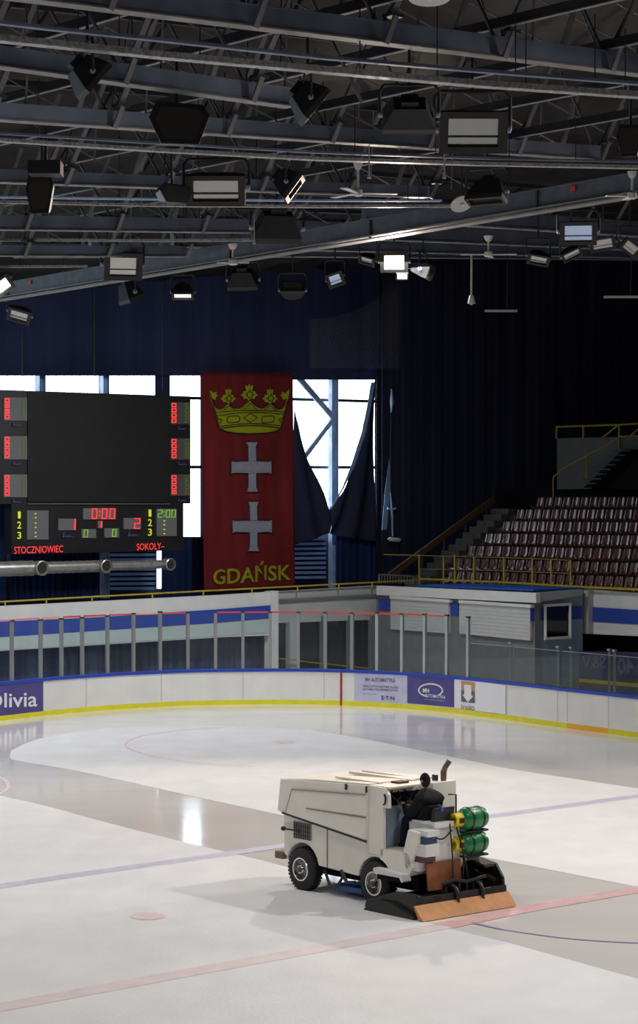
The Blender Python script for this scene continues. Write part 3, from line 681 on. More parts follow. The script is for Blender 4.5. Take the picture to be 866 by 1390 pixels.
# ================================================================= SCOREBOARD
SB = 70.2
sb = thing('scoreboard', 'large black electronic scoreboard with blank video screen and red digits', 'scoreboard', PL(128, 753, SB))
p0 = pl_at(SB)
def spanel(name, pts, off, th, m, label=None, parent=None):
    return MB().prism([PL(*p, SB-off) for p in pts], LT*th).build(name, m, parent or sb, label=label)
spanel('frame', [(0, 529), (258.5, 538), (258.5, 683.5), (249, 683.5), (249, 747), (16, 753), (16, 684), (-6, 684), (-6, 529)], 0, .5, 'black')
spanel('video_screen', [(38, 532), (229, 538), (229, 682), (38, 681)], .06, .06, 'screen', 'large blank dark screen')
t_ = MB()
t_.beam(PL(38, 684, SB-.08), PL(230, 684, SB-.08), .03, .03); t_.build('frame_strip', 'display', sb)
def disp(x0, y0, x1, y1, m='display', parent=None): return spanel('display', [(x0, y0), (x1, y0), (x1, y1), (x0, y1)], .06, .06, m, 'grey digit field')
S9 = pl_at(SB-.08)
for (x0, x1, ys) in ((5.5, 37, ((539.5, 571), (592, 623.6), (644, 675))), (232, 258, ((546, 576), (595, 624), (644, 673)))):
    for j, (y0, y1) in enumerate(ys):
        d_ = disp(x0, y0, x1, y1, 'display_side' if x0 > 100 else 'display')
        red = MB(); gr = MB()
        # sideways digits: character up points left
        for k in range(4):
            a = y0+1+(y1-y0-2)*k/4; b = a+(y1-y0-2)/4-1.2
            ch = '0980'[k] if (j == 0 and x0 < 10) else '0000'[k]
            seg_digit(red, '9' if (j == 2 and k == 3 and x0 > 100) else {'9': '9', '8': '8'}.get(ch, '0'), lambda u, v, a=a, b=b: (x0+1+(1-v)*6.5, b+(a-b)*u), S9, .25, 0, .22)
            seg_digit(gr, '0', lambda u, v, a=a, b=b: (x1-7+(1-v)*5, b+(a-b)*u), S9, .2, 0, .18)
        red.build('digits', 'led_red', d_, label='red digits'); gr.build('digits', 'led_dim', d_, label='dim green digits')
        br = MB(); cx = (x0+x1)/2+2
        stroke(br, [(cx-5, y1+6), (cx-4, y1+2.5), (cx-4.5, y1+7), (cx-2, y1+6), (cx-1, y1+7.5), (cx+1, y1+5.5), (cx+2, y1+7.5), (cx+4, y1+5.5), (cx+6, y1+7)], 1.0, S9)
        br.build('maker_mark', 'brand', sb)
for cx, cy in ((91, 726), (180, 724.5)):
    br = MB(); stroke(br, [(cx-6, cy+3), (cx-4, cy-4), (cx-5, cy+3.5), (cx-2, cy+1), (cx-1, cy+3.5), (cx+1, cy+.5), (cx+2, cy+3.5), (cx+4, cy+1), (cx+7, cy+3)], 1.2, S9); br.build('maker_mark', 'brand', sb)
disp(37, 693, 66, 732.4); disp(213, 690.6, 240, 727.7); disp(79.5, 704, 103.4, 719.8); disp(168, 703, 191.4, 718.3)
disp(113, 689.8, 157.5, 705); disp(133, 707, 139.5, 716.8); disp(111, 718, 130.5, 730.3); disp(142, 717, 161.5, 729.7)
S10 = pl_at(SB-.1)
def num(ch, box, m, th=.2):
    mb = MB(); seg_digit(mb, ch, rectm(*box), S10, th); mb.build('digit', m, sb)
def dot(x, y, w, h, m, name='dot'): MB().quad(*[S10(*p) for p in ((x-w, y-h), (x+w, y-h), (x+w, y+h), (x-w, y+h))]).build(name, m, sb)
num('1', (95, 704.5, 102.6, 719.3), 'led_red', .25); num('2', (182, 703.2, 190.3, 718), 'led_red')
for a in (124.5, 138, 148.5): num('0', (a, 690, a+7.6, 704.6), 'led_red')
dot(135.2, 694.5, 1, 1, 'led_red'); dot(135.2, 700, 1, 1, 'led_red')
num('1', (132.5, 707.5, 138.5, 716.5), 'led_red', .32)
num('0', (113.5, 719, 119.5, 729.5), 'led_green'); num('0', (152, 718.3, 158, 728.8), 'led_green')
for c_, a in (('2', 214.5), ('0', 225), ('0', 232.5)): num(c_, (a, 692, a+6, 702.6), 'led_green')
dot(222.8, 695, .8, .8, 'led_green'); dot(222.8, 700, .8, .8, 'led_green')
for x, ys in ((48.5, (697.3, 702.7, 710, 716, 723, 728.5)), (223, (707, 712.3, 718.8, 724.5))):
    for y in ys: dot(x, y, 1.3, .7, 'led_yellow')
for n, y1, y2 in (('1', 699, 696.5), ('2', 712.7, 709.3), ('3', 726.7, 722.4)):
    w = 1.9 if n == '1' else 2.7
    for x, y in ((26.2, y1), (203.6, y2)): text_on(MB(), n, rectm(x-w, y-4.8, x+w, y+4.8), S10, .01 if n != '1' else .0).build('figure', 'led_yellow', sb)
text_on(MB(), 'STOCZNIOWIEC', mapper((19.4, 751.8), (85.6, 749.6), (85.6, 740.3), (19.4, 742.4)), S10, .0).build('team_name', 'led_red', sb)
text_on(MB(), 'SOKOLY\u2013', mapper((185.7, 746.8), (223, 745.6), (223, 736.6), (185.7, 738)), S10, .0).build('team_name', 'led_red', sb)
for x in (30, 128, 220): MB().beam(PL(x, 532, SB+.3), PL(x, 380, SB+.3), .03, .03).build('hanging_cable', 'dark_steel', sb)

# duct
DL = 69.0
dt = thing('ventilation_duct', 'silver round ventilation duct running below the scoreboard', 'duct', PL(110, 778, DL))
def dax(x): return PL(x, 772.5-.03*x, DL)
secs = [(-120, 44, .275), (44, 137, .22), (137, 224, .165)]
for a, b, r in secs:
    p, q = dax(a), dax(b); n = 10; prof = []
    L_ = (q-p).length
    for k in range(n*2+1):
        prof.append((L_*k/(n*2), r+(.012 if k % 2 == 0 else 0)))
    MB().lathe(p, q-p, prof, 24).build('duct_section', 'duct', dt, smooth=True)
for x, r in ((50, .27), (137, .25), (224, .23)):
    p = dax(x)
    MB().lathe(p-LT*.05, -LT, [(0, r), (.3, r), (.34, r*1.05), (.36, r*.9), (.3, r*.8)], 20).build('nozzle', 'duct', dt, smooth=True)
    MB().lathe(p-LT*.36, -LT, [(0, r*.75), (.02, r*.7)], 16).build('nozzle_damper', 'lamp_frame', dt)
    MB().beam(p+LT*.1, p+LT*3.4, .05, .05).build('wall_bracket', 'dark_steel', dt)

# ================================================================= RIGHT STAND
st0 = struct_empty('floor_stand', W(60, 66, 0))
T0, DT, Z0, DZ = 64.2, .86, 3.58, .525
L_end = 68.2
for r in range(7):
    t0 = T0-.25+DT*r; z = Z0+DZ*r-.05
    MB().hexa([W(20, t0, z-.6), W(L_end, t0, z-.6), W(L_end, t0+DT+.1, z-.6), W(20, t0+DT+.1, z-.6)], [W(20, t0, z), W(L_end, t0, z), W(L_end, t0+DT+.1, z), W(20, t0+DT+.1, z)]).build('tier', 'tier', st0)
# one seat, facing -T ; local x = along L (to image left), y = into +T
def seat_proto():
    root = thing('stadium_seat', '', 'seat', (0, 0, 0))
    prof = [(-.20, .30), (-.21, .36), (-.17, .395), (-.05, .385), (.08, .37), (.15, .39), (.19, .46), (.225, .60), (.26, .74), (.275, .79), (.30, .80)]
    def fn(u, v):
        k = v*(len(prof)-1); i = min(int(k), len(prof)-2); t = k-i; y = prof[i][0]*(1-t)+prof[i+1][0]*t; z = prof[i][1]*(1-t)+prof[i+1][1]*t
        x = (u-.5)*.43; s = abs(u-.5)*2
        taper = 1-.14*max(0, v-.5)*2
        y -= (.05*s*s) if v > .5 else 0; z += .03*s*s if v < .5 else 0
        if v > .93: z -= .03*s**4
        return V((x*taper, y, z))
    o = MB().grid(fn, 8, 20).build('seat_shell', 'seat', root, smooth=True, local=True); s_ = o.modifiers.new('s', 'SOLIDIFY'); s_.thickness = .018
    m = MB(); m.bx(-.03, .03, -.12, .12, .33, .37); m.bx(-.025, .025, .0, .05, 0, .35); m.bx(-.24, .24, .0, .04, .26, .30); m.build('bracket', 'seat_metal', root, local=True)
    return root
proto = seat_proto()
startL = [67.1, 67.6, 67.7, 67.5, 67.3, 67.3, 66.9]
first = True
pitch = .52
for r in range(7):
    Tm = T0+DT*r+.15; z = Z0+DZ*r-.05
    n = 0; L = startL[r]
    while True:
        p = W(L, Tm, z); px = pxof(p)
        if px > 960: break
        if r == 4 and False: pass
        o = proto if first else dup(proto); first = False
        o.location = p; o.rotation_euler = (0, 0, math.atan2(-LT.y, -LT.x)+random.uniform(-.02, .02)); o['_o'] = list(p)
        o['label'] = 'red-brown plastic stadium seat in the %s row from the front of the right stand' % ordn(r)
        o['group'] = 'red-brown seats of the %s row of the right stand' % ordn(r)
        L -= pitch; n += 1
# end stair beside the stand
sr = thing('stand_stair', 'dim concrete stair climbing the left end of the seating stand', 'stairs', W(68, 64, 0))
for k in range(14):
    t0 = 63.4+k*.43; z = 3.6+k*.26
    MB().hexa([W(68.2, t0, z-.5), W(69.3, t0, z-.5), W(69.3, t0+.48, z-.5), W(68.2, t0+.48, z-.5)], [W(68.2, t0, z), W(69.3, t0, z), W(69.3, t0+.48, z), W(68.2, t0+.48, z)]).build('step', 'tier', sr)
hr = thing('stair_side_rail', 'dark brown sloping side rail of the stair left of the red-brown seats', 'handrail', PL(524, 776, 69.5))
a, b = PL(528, 782, 69.5), PL(674, 675, 69.5)
MB().beam(a, b, .12, .26).build('rail', 'brown', hr)
for k in range(5):
    p = a.lerp(b, (k+.5)/5); MB().beam(p, p-UP*.7, .05, .05).build('baluster', 'dark_steel', hr)
MB().tube([PL(673, 655, 69.5), PL(671, 665, 69.5), PL(674, 688, 69.5)], [.02, .1, .14]).build('end_post', 'black_matte', hr)
# yellow railing on the booth roof
br = thing('roof_railing', 'yellow metal railing behind the blue booth roof in front of the seats', 'railing', PT(660, 794, 63.0))
rp = [(569, 754, 791), (602, 755, 792), (617, 753, 790), (643, 756, 795), (684, 757, 799), (722.5, 758, 800), (748, 759, 798), (774.5, 760.5, 799)]
for x, y0, y1 in rp: MB().tube([PT(x, y0, 63.0), PT(x, y1+2, 63.0)], .035).build('post', 'rail_yellow', br)
for dy in (0, 18): MB().tube([PT(x, y0+dy, 63.0) for x, y0, y1 in (rp[0], rp[1], rp[4], rp[7])], .018).build('cross_rail', 'rail_yellow_dim', br)
MB().tube([PT(569, 754, 63.0), PT(569, 754, 63.0)+LT*2.2], .03).build('cross_rail', 'rail_yellow_dim', br)
sr2 = thing('stand_front_rail', 'yellow rail along the front edge of the seating stand', 'handrail', PT(800, 800, 62.95))
MB().tube([PT(569, 786, 63.0), PT(680, 790.5, 63.0), PT(790, 797, 63.0), PT(900, 801.5, 63.0)], .05).build('rail', 'rail_yellow', sr2)
for x in (800, 830, 860, 890): MB().beam(PT(x, 797.5+(x-790)*.045, 63.05), PT(x, 803+(x-790)*.06, 63.05), .04, .04).build('bracket', 'rail_yellow', sr2)
# grey crowd barrier
cb = thing('crowd_barrier', 'small grey metal crowd barrier with vertical bars at the end of the yellow rail', 'barrier', PL(538, 793, 67.2))
MB().tube([PL(514.5, 792, 67.6), PL(514.5, 780, 67.6), PL(560, 782, 67.6), PL(560, 792, 67.6)], .04).build('frame', 'post', cb)
for k in range(1, 12): MB().tube([PL(514.5+k*3.8, 780.2+k*.17, 67.6), PL(514.5+k*3.8, 792, 67.6)], .017).build('bar', 'post', cb)
# upper landing block with stairs
TU = 71.5
wu = panel('wall_landing', [(756, 595), (880, 592.5), (1100, 590), (1100, 664), (756, 664)], pt_at(TU), RT*3, 'block', None, 'structure')
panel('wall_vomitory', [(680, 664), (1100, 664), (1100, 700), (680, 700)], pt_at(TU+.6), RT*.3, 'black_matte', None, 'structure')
ur = thing('landing_railing', 'yellow railing on the dark upper landing at the right edge', 'railing', PT(800, 595, TU-.1))
U = lambda *pts: [PT(x, y, TU-.1) for x, y in pts]
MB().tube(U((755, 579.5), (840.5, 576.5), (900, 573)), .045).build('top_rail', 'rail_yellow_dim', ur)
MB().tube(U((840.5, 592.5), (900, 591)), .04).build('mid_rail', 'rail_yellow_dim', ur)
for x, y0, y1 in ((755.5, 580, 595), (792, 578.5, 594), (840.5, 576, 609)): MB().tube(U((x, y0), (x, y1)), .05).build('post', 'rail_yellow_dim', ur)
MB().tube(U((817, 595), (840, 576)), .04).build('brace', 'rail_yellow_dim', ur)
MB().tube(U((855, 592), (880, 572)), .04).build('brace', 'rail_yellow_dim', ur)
us = thing('landing_stair', 'dark open stair rising to the upper landing at the right edge', 'stairs', PT(800, 675, TU-1))
for k in range(9):
    x0 = 777+k*6.6; y0 = 662-k*6.4
    MB().prism([PT(x0, y0, TU-1.3), PT(x0+26, y0, TU-1.3), PT(x0+26, y0+1.6, TU-1.3), PT(x0, y0+1.6, TU-1.3)], RT*1.1).build('step', 'black', us)
MB().prism([PT(790, 664, TU-.4), PT(845, 610, TU-.4), PT(880, 610, TU-.4), PT(880, 664, TU-.4)], RT*.2).build('stair_body', 'black_matte', us)
uh = thing('stair_handrail', 'dim yellow handrail of the dark stair below the upper landing', 'handrail', PT(751, 675, TU-1.4))
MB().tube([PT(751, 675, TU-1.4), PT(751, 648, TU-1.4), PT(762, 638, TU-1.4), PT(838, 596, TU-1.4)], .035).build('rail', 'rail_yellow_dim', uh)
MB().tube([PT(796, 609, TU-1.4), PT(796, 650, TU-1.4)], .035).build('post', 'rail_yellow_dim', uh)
# upper rows behind the landing
us0 = struct_empty('floor_upper_stand', W(60, 78, 0))
for r in range(3): MB().hexa(*[[W(30, 75.5+r, z), W(66, 75.5+r, z), W(66, 76.6+r, z), W(30, 76.6+r, z)] for z in (9.4+.5*r, 10.0+.5*r)]).build('tier', 'tier', us0)
for r in range(2):
    L = 62.5
    while True:
        p = W(L, 76+r, 10.0+.5*r)
        if pxof(p) > 890: break
        if pxof(p) > 770:
            o = dup(proto); o.location = p; o['label'] = 'barely visible dark seat above the upper landing, %s row' % ordn(r); o['group'] = 'dark seats above the landing %s row' % ordn(r)
            o.rotation_euler = (0, 0, math.atan2(-LT.y, -LT.x))
        L -= .52

# ================================================================= ROOF
def kz(L): return .02+.1*max(0, min(1, (L-35)/38))
def roofz(L, T): return 17.4+kz(L)*(T-.85*L)
def rf(u, v):
    L = 5+75*v; T = -30+150*u; z = roofz(L, max(0, min(90, T)))
    return W(L, T, z+.18*math.sin(T*2.1+L*.5)+.12*math.sin(L*1.9))
MB().grid(rf, 110, 60).build('ceiling', 'membrane', None, smooth=True, kind='structure')

TJ = [19.7+2.9*j for j in range(-5, 24)]
def roof_beam(y433, m, Z, hpx, x0, x1, label, trays=(), mt='slate', tmax=40.0, up=2.3, light=False):
    Y0 = (Z-HC)*f/(YH-y433); VPy = y433+m*3500; k = (YH-VPy)*RY/f
    def P(px):
        u = (px-433)/f; t = u*Y0/(RX-u*RY); return V((RX*t, Y0+RY*t, Z+k*t)), t
    p, ta = P(x0); q, tb = P(x1)
    Tb0 = RY*Y0
    if Tb0+tb > tmax: tb = tmax-Tb0; q = V((RX*tb, Y0+RY*tb, Z+k*tb))
    h = hpx/f*Y0
    tr = thing('roof_truss', label, 'roof beam', p.lerp(q, .5))
    MB().beam(p+UP*(h/2+.03), q+UP*(h/2+.03), .22, h-.03).build('bottom_chord', mt, tr)
    MB().beam(p+UP*.02, q+UP*.02, .30, .03).build('flange', 'slate_lip', tr)
    MB().beam(p+UP*(h+.01), q+UP*(h+.01), .26, .03).build('flange', mt, tr)
    pt = lambda t, z=0: V((RX*t, Y0+RY*t, Z+k*t+z))
    MB().beam(p+UP*up, q+UP*up, .12, .14).build('top_chord', 'dark_steel', tr)
    for T in TJ:
        t = T-Tb0
        if t < ta or t > tb: continue
        a = pt(t)-LT*.17
        MB().beam(a-UP*.02, a+RT*.12-LT*.12+UP*(h+.1), .10, .05, up=LT).build('joint_plate', 'strut', tr)
        MB().box(a+RT*.14-LT*.02+UP*(h+.12), RT*.14, LT*.12, UP*.03).build('cleat', 'dark_steel', tr)
        MB().beam(a+RT*.12+UP*(h+.1), a+RT*.75-LT*.5+UP*(up+.1), .11, .07, up=LT).build('strut', 'strut', tr)
        MB().beam(pt(t+.05, h*.9), pt(t+1.45, up), .05, .05).build('web_rod', 'dark_steel', tr)
        MB().beam(pt(t+2.85, h*.9), pt(t+1.45, up), .05, .05).build('web_rod', 'dark_steel', tr)
        MB().beam(pt(t+.9, h), pt(t+1.0, up), .035, .035).build('web_rod', 'strut', tr)
        MB().beam(pt(t+.3, h)+LT*.4, pt(t+2.0, up*.8)+LT*2.5, .03, .03).build('cross_rod', 'strut', tr)
        MB().beam(pt(t+2.2, h)+LT*.4, pt(t+.2, up*.9)+LT*2.5, .03, .03).build('cross_rod', 'strut', tr)
        MB().beam(pt(t, h+.1)+LT*1.2, pt(t+.6, up)+LT*1.0, .10, .07, up=LT).build('strut', 'strut', tr)
    return P
PB1 = roof_beam(50, .122, 15.0, 29, -60, 1250, 'nearest slate-blue roof beam at the very top of the picture')
PB2 = roof_beam(152, .137, 14.6, 24, -60, 394, 'slate-blue roof beam with bright lower lip, second from the top left, ending at a floodlight')
PB3 = roof_beam(193, .066, 15.0, 20, -60, 900, 'slate-blue roof beam crossing the picture behind the framed floodlights')
PB4 = roof_beam(264, .035, 15.0, 15, -60, 900, 'slate-blue roof beam passing behind the ceiling fan, fourth from the top')
PB5 = roof_beam(318, .012, 15.0, 17, -60, 700, 'slate-blue roof beam, fifth from the top left, above the sloping girder')
PB6 = roof_beam(350, .004, 15.0, 12.5, -60, 600, 'slate-blue roof beam, lowest at the left above the sloping girder')
def tray(pts, Z, hpx, wid, m, label, name='cable_tray', cat='cable tray'):
    if pts[-1][0] > 700 and pts[-1][1] < 140: pts = pts+[(pts[-1][0]+350, pts[-1][1]+(pts[-1][1]-pts[-2][1])/(pts[-1][0]-pts[-2][0])*350)]
    P = [PZ(x, y, Z) for x, y in pts]; Y = P[0].y; h = hpx/f*Y
    t = thing(name, label, cat, P[0].lerp(P[-1], .5))
    for i in range(len(P)-1):
        MB().beam(P[i], P[i+1], .03, h).build('side_plate', m, t)
        MB().beam(P[i]-UP*h/2+LT*wid/2, P[i+1]-UP*h/2+LT*wid/2, wid, .02).build('tray_bottom', m, t)
    for i in range(len(P)-1):
        n = max(2, int((P[i+1]-P[i]).length/1.4))
        for k in range(n):
            a = P[i].lerp(P[i+1], (k+.5)/n); MB().beam(a+LT*.1, a+LT*.1+UP*1.2, .02, .02).build('hanger', 'dark_steel', t)
tray([(-60, 22), (74, 38), (220, 53), (440, 77), (650, 95), (866, 112)], 14.7, 4, .12, 'slate', 'narrow dark perforated rail below the nearest roof beam')
tray([(-60, 43), (0, 50), (220, 73), (440, 93), (650, 112), (920, 131)], 14.6, 8, .22, 'galv', 'pale galvanised perforated cable tray across the top of the picture')
tray([(-60, 184), (0, 189), (220, 203), (430, 214.5), (650, 221.5), (920, 227)], 14.7, 4, .2, 'galv', 'thin grey conduit rail below the roof beam behind the framed floodlights')
tray([(-60, 177), (0, 180), (220, 194), (430, 206), (650, 214), (920, 220)], 14.8, 2.5, .1, 'slate', 'dark blue conduit rail just above the thin grey conduit rail')
tray([(-60, 271), (0, 273.5), (220, 278), (430, 279.5), (620, 279)], 14.7, 3, .15, 'galv', 'thin grey conduit rail level with the ceiling fan')
tray([(-60, 265), (0, 267), (220, 270), (430, 272), (600, 272)], 14.7, 2, .1, 'pale_blue', 'thin pale blue conduit line just above the fan-level conduit rail')
tray([(-60, 323), (0, 325), (220, 326), (350, 325)], 14.7, 3, .12, 'galv', 'thin grey conduit rail above the lowest left floodlight')
tray([(-60, 361), (0, 361.5), (119, 361)], 14.7, 2.5, .12, 'galv', 'thin grey conduit rail at the left picture edge above the sloping girder')
# longitudinal purlins
for i, T in enumerate(TJ):
    if T < 5 or T > 39: continue
    a, b = W(20, T, 15.75), W(64, T, 15.75)
    t = thing('roof_purlin', 'thin dark purlin running away from the viewer between the roof beams', 'roof beam', (a+b)/2, 'dark purlins between the roof beams')
    MB().beam(a+UP*.1, b+UP*.1, .06, .18).build('web', 'dark_steel', t)
    MB().beam(a, b, .09, .02).build('flange', 'strut', t)
# sloping girder F
Fa, Fb = PY(-60, 419, 79), PY(930, 258, 51.2)
Fb = Fb+(Fb-Fa)*.35
g = thing('edge_girder', 'long sloping grey girder with bright lower lip crossing the picture above the windows', 'girder', (Fa+Fb)/2)
MB().beam(Fa+UP*.33, Fb+UP*.33, .25, .46).build('web', 'girder_grey', g)
MB().beam(Fa+UP*.10-RT*.12, Fb+UP*.10-RT*.12, .30, .04).build('ledge', 'strut', g)
MB().beam(Fa+UP*.02-RT*.10, Fb+UP*.02-RT*.10, .36, .04).build('flange', 'slate_lip', g, label='bright lower lip')
MB().beam(Fa+UP*.58, Fb+UP*.58, .35, .04).build('flange', 'girder_grey', g)
for k in range(7):
    p = Fa.lerp(Fb, (k+.6)/7.2); MB().box(p+UP*.3-RT*.14, LT*.03, RT*.03, UP*.28).build('stiffener', 'dark_steel', g)
for x, y in ((784, 262), (318, 348), (46, 381)):
    k = (x+60)/990; p = Fa.lerp(Fb, min(1, max(0, (lambda u: ((Fa.x-u*Fa.y)/((Fa.x-u*Fa.y)-(Fb.x-u*Fb.y))))((x-433)/f))))
    MB().box(p+UP*.45-RT*.16, LT*.08, RT*.02, UP*.06).build('reflector', 'glass_red', g, label='small red marker')
# beams beyond the girder
nb = 0
for L, zz in ((46, 15.1), (50.5, 15.1), (55, 15.15), (59.5, 15.3), (64, 15.6), (68.5, 16.0)):
    a, b = W(L, 40.8, zz), W(L, 84, zz+kz(L)*43*.8)
    t = thing('far_roof_beam', 'dark slate roof beam beyond the sloping girder, %s counted from the viewer' % ordn(nb), 'roof beam', (a+b)/2, 'dark beams beyond the girder'); nb += 1
    MB().beam(a+UP*.25, b+UP*.25, .2, .42).build('bottom_chord', 'slate', t); MB().beam(a, b, .3, .04).build('flange', 'strut', t)
    MB().beam(a+UP*1.3, b+UP*1.3, .1, .12).build('top_chord', 'dark_steel', t)
    for k in range(14):
        p = a.lerp(b, (k+.4)/14); MB().beam(p+UP*.4, p+RT*.5-LT*.3+UP*1.4, .09, .06, up=LT).build('strut', 'strut', t)
        MB().beam(p+UP*.4, p+RT*2+UP*1.3, .04, .04).build('web_rod', 'dark_steel', t)

# ================================================================= FLOODLIGHTS
def flood(px, py, wpx, aspect, aim, label, Z=14.2, glass='lamp_glass', roll=0, shape='box', lit=False, yoke=True, Y=None, cat='floodlight'):
    c = PZ(px, py, Z) if Y is None else PY(px, py, Y)
    w = wpx/f*c.y; h = w*aspect; d = w*.45
    n = V(aim).normalized(); r = n.cross(UP).normalized(); u = r.cross(n).normalized()
    if roll: R_ = Matrix.Rotation(math.radians(roll), 3, n); r = R_ @ r; u = R_ @ u
    t = thing('floodlight', label, cat, c)
    q = lambda a, b, e: c+r*a+u*b+n*e
    F_ = [q(s*w/2, s2*h/2, 0) for s, s2 in ((-1, -1), (1, -1), (1, 1), (-1, 1))]
    B_ = [q(s*w*.30, s2*h*.30+h*.03, -d) for s, s2 in ((-1, -1), (1, -1), (1, 1), (-1, 1))]
    MB().hexa(B_, F_).build('housing', 'lamp_body', t)
    fr = MB(); e = h*.16
    for a0, a1, b0, b1 in ((-w/2, w/2, h/2-e, h/2), (-w/2, w/2, -h/2, -h/2+e), (-w/2, -w/2+e*1.3, -h/2+e, h/2-e), (w/2-e*1.3, w/2, -h/2+e, h/2-e)):
        fr.hexa([q(a0, b0, 0), q(a1, b0, 0), q(a1, b1, 0), q(a0, b1, 0)], [q(a0, b0, w*.12), q(a1, b0, w*.12), q(a1, b1, w*.12), q(a0, b1, w*.12)])
    fr.build('frame', 'lamp_frame', t)
    MB().hexa([q(a, b, .0) for a, b in ((-w*.38, -h*.34), (w*.38, -h*.34), (w*.38, h*.34), (-w*.38, h*.34))], [q(a, b, .02*w) for a, b in ((-w*.38, -h*.34), (w*.38, -h*.34), (w*.38, h*.34), (-w*.38, h*.34))]).build('lens', glass, t)
    if not lit:
        MB().beam(q(-w*.4, -h*.12, w*.05), q(w*.4, -h*.12, w*.05), .015*w, .02*w, up=n).build('lamp_rod', 'lamp_frame', t)
    MB().box(q(0, h*.05, -d-w*.06), r*w*.16, u*h*.2, n*w*.07).build('gear_box', 'lamp_body', t)
    if yoke:
        tz = max(h*.9, .55)
        top = c-n*d*.3+UP*tz
        s = w*.56
        rr = V((r.x, r.y, 0)).normalized()
        for s2 in (-1, 1):
            MB().tube([q(s2*w*.5, 0, -d*.3), q(s2*w*.56, 0, -d*.3), top+rr*s2*s-UP*.12, top+rr*s2*s*.85], w*.022+.008).build('yoke_arm', 'dark_steel', t)
            MB().lathe(q(s2*w*.5, 0, -d*.3), r*s2, [(0, w*.06), (w*.07, w*.06), (w*.08, w*.03)], 12).build('yoke_bolt', 'grey_blue', t)
        MB().tube([top-rr*s*.85, top+rr*s*.85], w*.022+.008).build('yoke_bar', 'dark_steel', t)
        MB().beam(top, top+UP*.75, .05, .05).build('drop_bar', 'dark_steel', t)
    return c
cam = lambda px, py, dx=0, dz=-.0: V((-(px-433)/f+dx, -1, (py-YH)/f+dz))
flood(125, 108, 62, .8, (.75, .25, -.65), 'dark floodlight seen from the side in front of the second roof beam at upper left', glass='lamp_glass_dark')
flood(424, 143, 62, .8, (.72, .1, -.6), 'dark floodlight seen from the side at the right end of the second roof beam', glass='lamp_glass_dark')
flood(555, 162, 72, .5, (0, .8, -.45), 'dark floodlight seen from behind left of the large framed floodlight', glass='lamp_glass_blue')
flood(642, 178, 92, .62, cam(642, 178, .08, -.25), 'largest framed floodlight facing the viewer, upper right of centre')
flood(293, 257, 80, .53, cam(293, 257, -.06, -.30), 'wide framed floodlight facing the viewer, upper left of centre')
flood(396, 254, 50, .8, (.75, -.05, -.55), 'dark floodlight tilted sideways right of the wide framed floodlight', glass='lamp_glass_dark')
flood(660, 268, 56, .35, (-.2, -.35, -.9), 'flat dark floodlight beside the pale round dish, lower edge glinting', glass='lamp_glass_blue')
flood(375, 318, 66, .5, (-.1, .45, -.85), 'dark floodlight aimed down above the middle of the sloping girder', Z=14.4)
flood(167, 361, 52, .72, cam(167, 361, .12, -.25), 'framed floodlight facing the viewer at the left, just above the sloping girder', Z=14.2)
flood(26, 428, 32, .62, cam(26, 428, -.25, -.5), 'small framed floodlight below the sloping girder at the left edge against the navy curtain', Z=13.9, roll=-18)
flood(178, 404, 46, .5, (.35, .15, -.9), 'dark floodlight pointing down under the sloping girder at the left', Z=14.0)
flood(248, 400, 30, .6, (0, -.45, -.9), 'small floodlight with a glowing white lens under the sloping girder', Z=14.0, glass='tube_lit', lit=True)
flood(331, 385, 42, .55, (.1, .5, -.85), 'dark floodlight with a pale edge under the sloping girder, left of centre', Z=14.1)
flood(397, 391, 34, .6, (0, -.3, .25), 'dark rounded floodlight turned upward below the girder near the centre', Z=14.1)
flood(455, 379, 24, .9, cam(455, 379, .1, -.5), 'small floodlight with a bright blue lens left of the lit floodlight', Z=14.1, glass='lamp_glass_blue', roll=22)
flood(498, 353, 24, .55, (-.4, -.5, -.4), 'small pale grey floodlight directly left of the lit floodlight', Z=14.4, roll=-20)
flood(535, 356, 38, .72, cam(535, 356, 0, -.12), 'floodlight switched on, glowing bright warm white', Z=14.2, glass='lamp_lit', lit=True)
flood(546, 375, 16, .6, cam(546, 375, 0, -.4), 'tiny bright lamp just below the lit floodlight', Z=14.0, glass='lamp_lit', lit=True, yoke=False)
flood(580, 369, 44, .45, (.8, -.2, -.25), 'dark floodlight in side view right of the lit floodlight', Z=14.1)
flood(731, 352, 30, .55, cam(731, 352, .1, -.7), 'small grey floodlight right of the white bell lamp', Z=14.2, roll=-12)
flood(785, 316, 50, .65, cam(785, 316, 0, -.25), 'framed floodlight with bluish lens hanging below the girder at the right', Z=14.2, glass='lamp_glass_blue')
flood(776, 345, 28, .5, cam(776, 345, .3, -.5), 'small tilted floodlight below the bluish framed floodlight', Z=14.0, roll=30)
flood(818, 331, 34, .55, cam(818, 331, -.1, -.2), 'pale grey floodlight right of the bluish framed floodlight', Z=14.2, roll=8)
flood(856, 336, 30, .6, cam(856, 336, .3, -.4), 'pale floodlight at the right picture edge below the girder', Z=14.2, roll=-35)
flood(-2, 390, 40, .6, cam(0, 390, .3, -.4), 'bright floodlight cut by the left picture edge at the end of the girder', Z=14.0, glass='tube_lit', roll=40, lit=True)

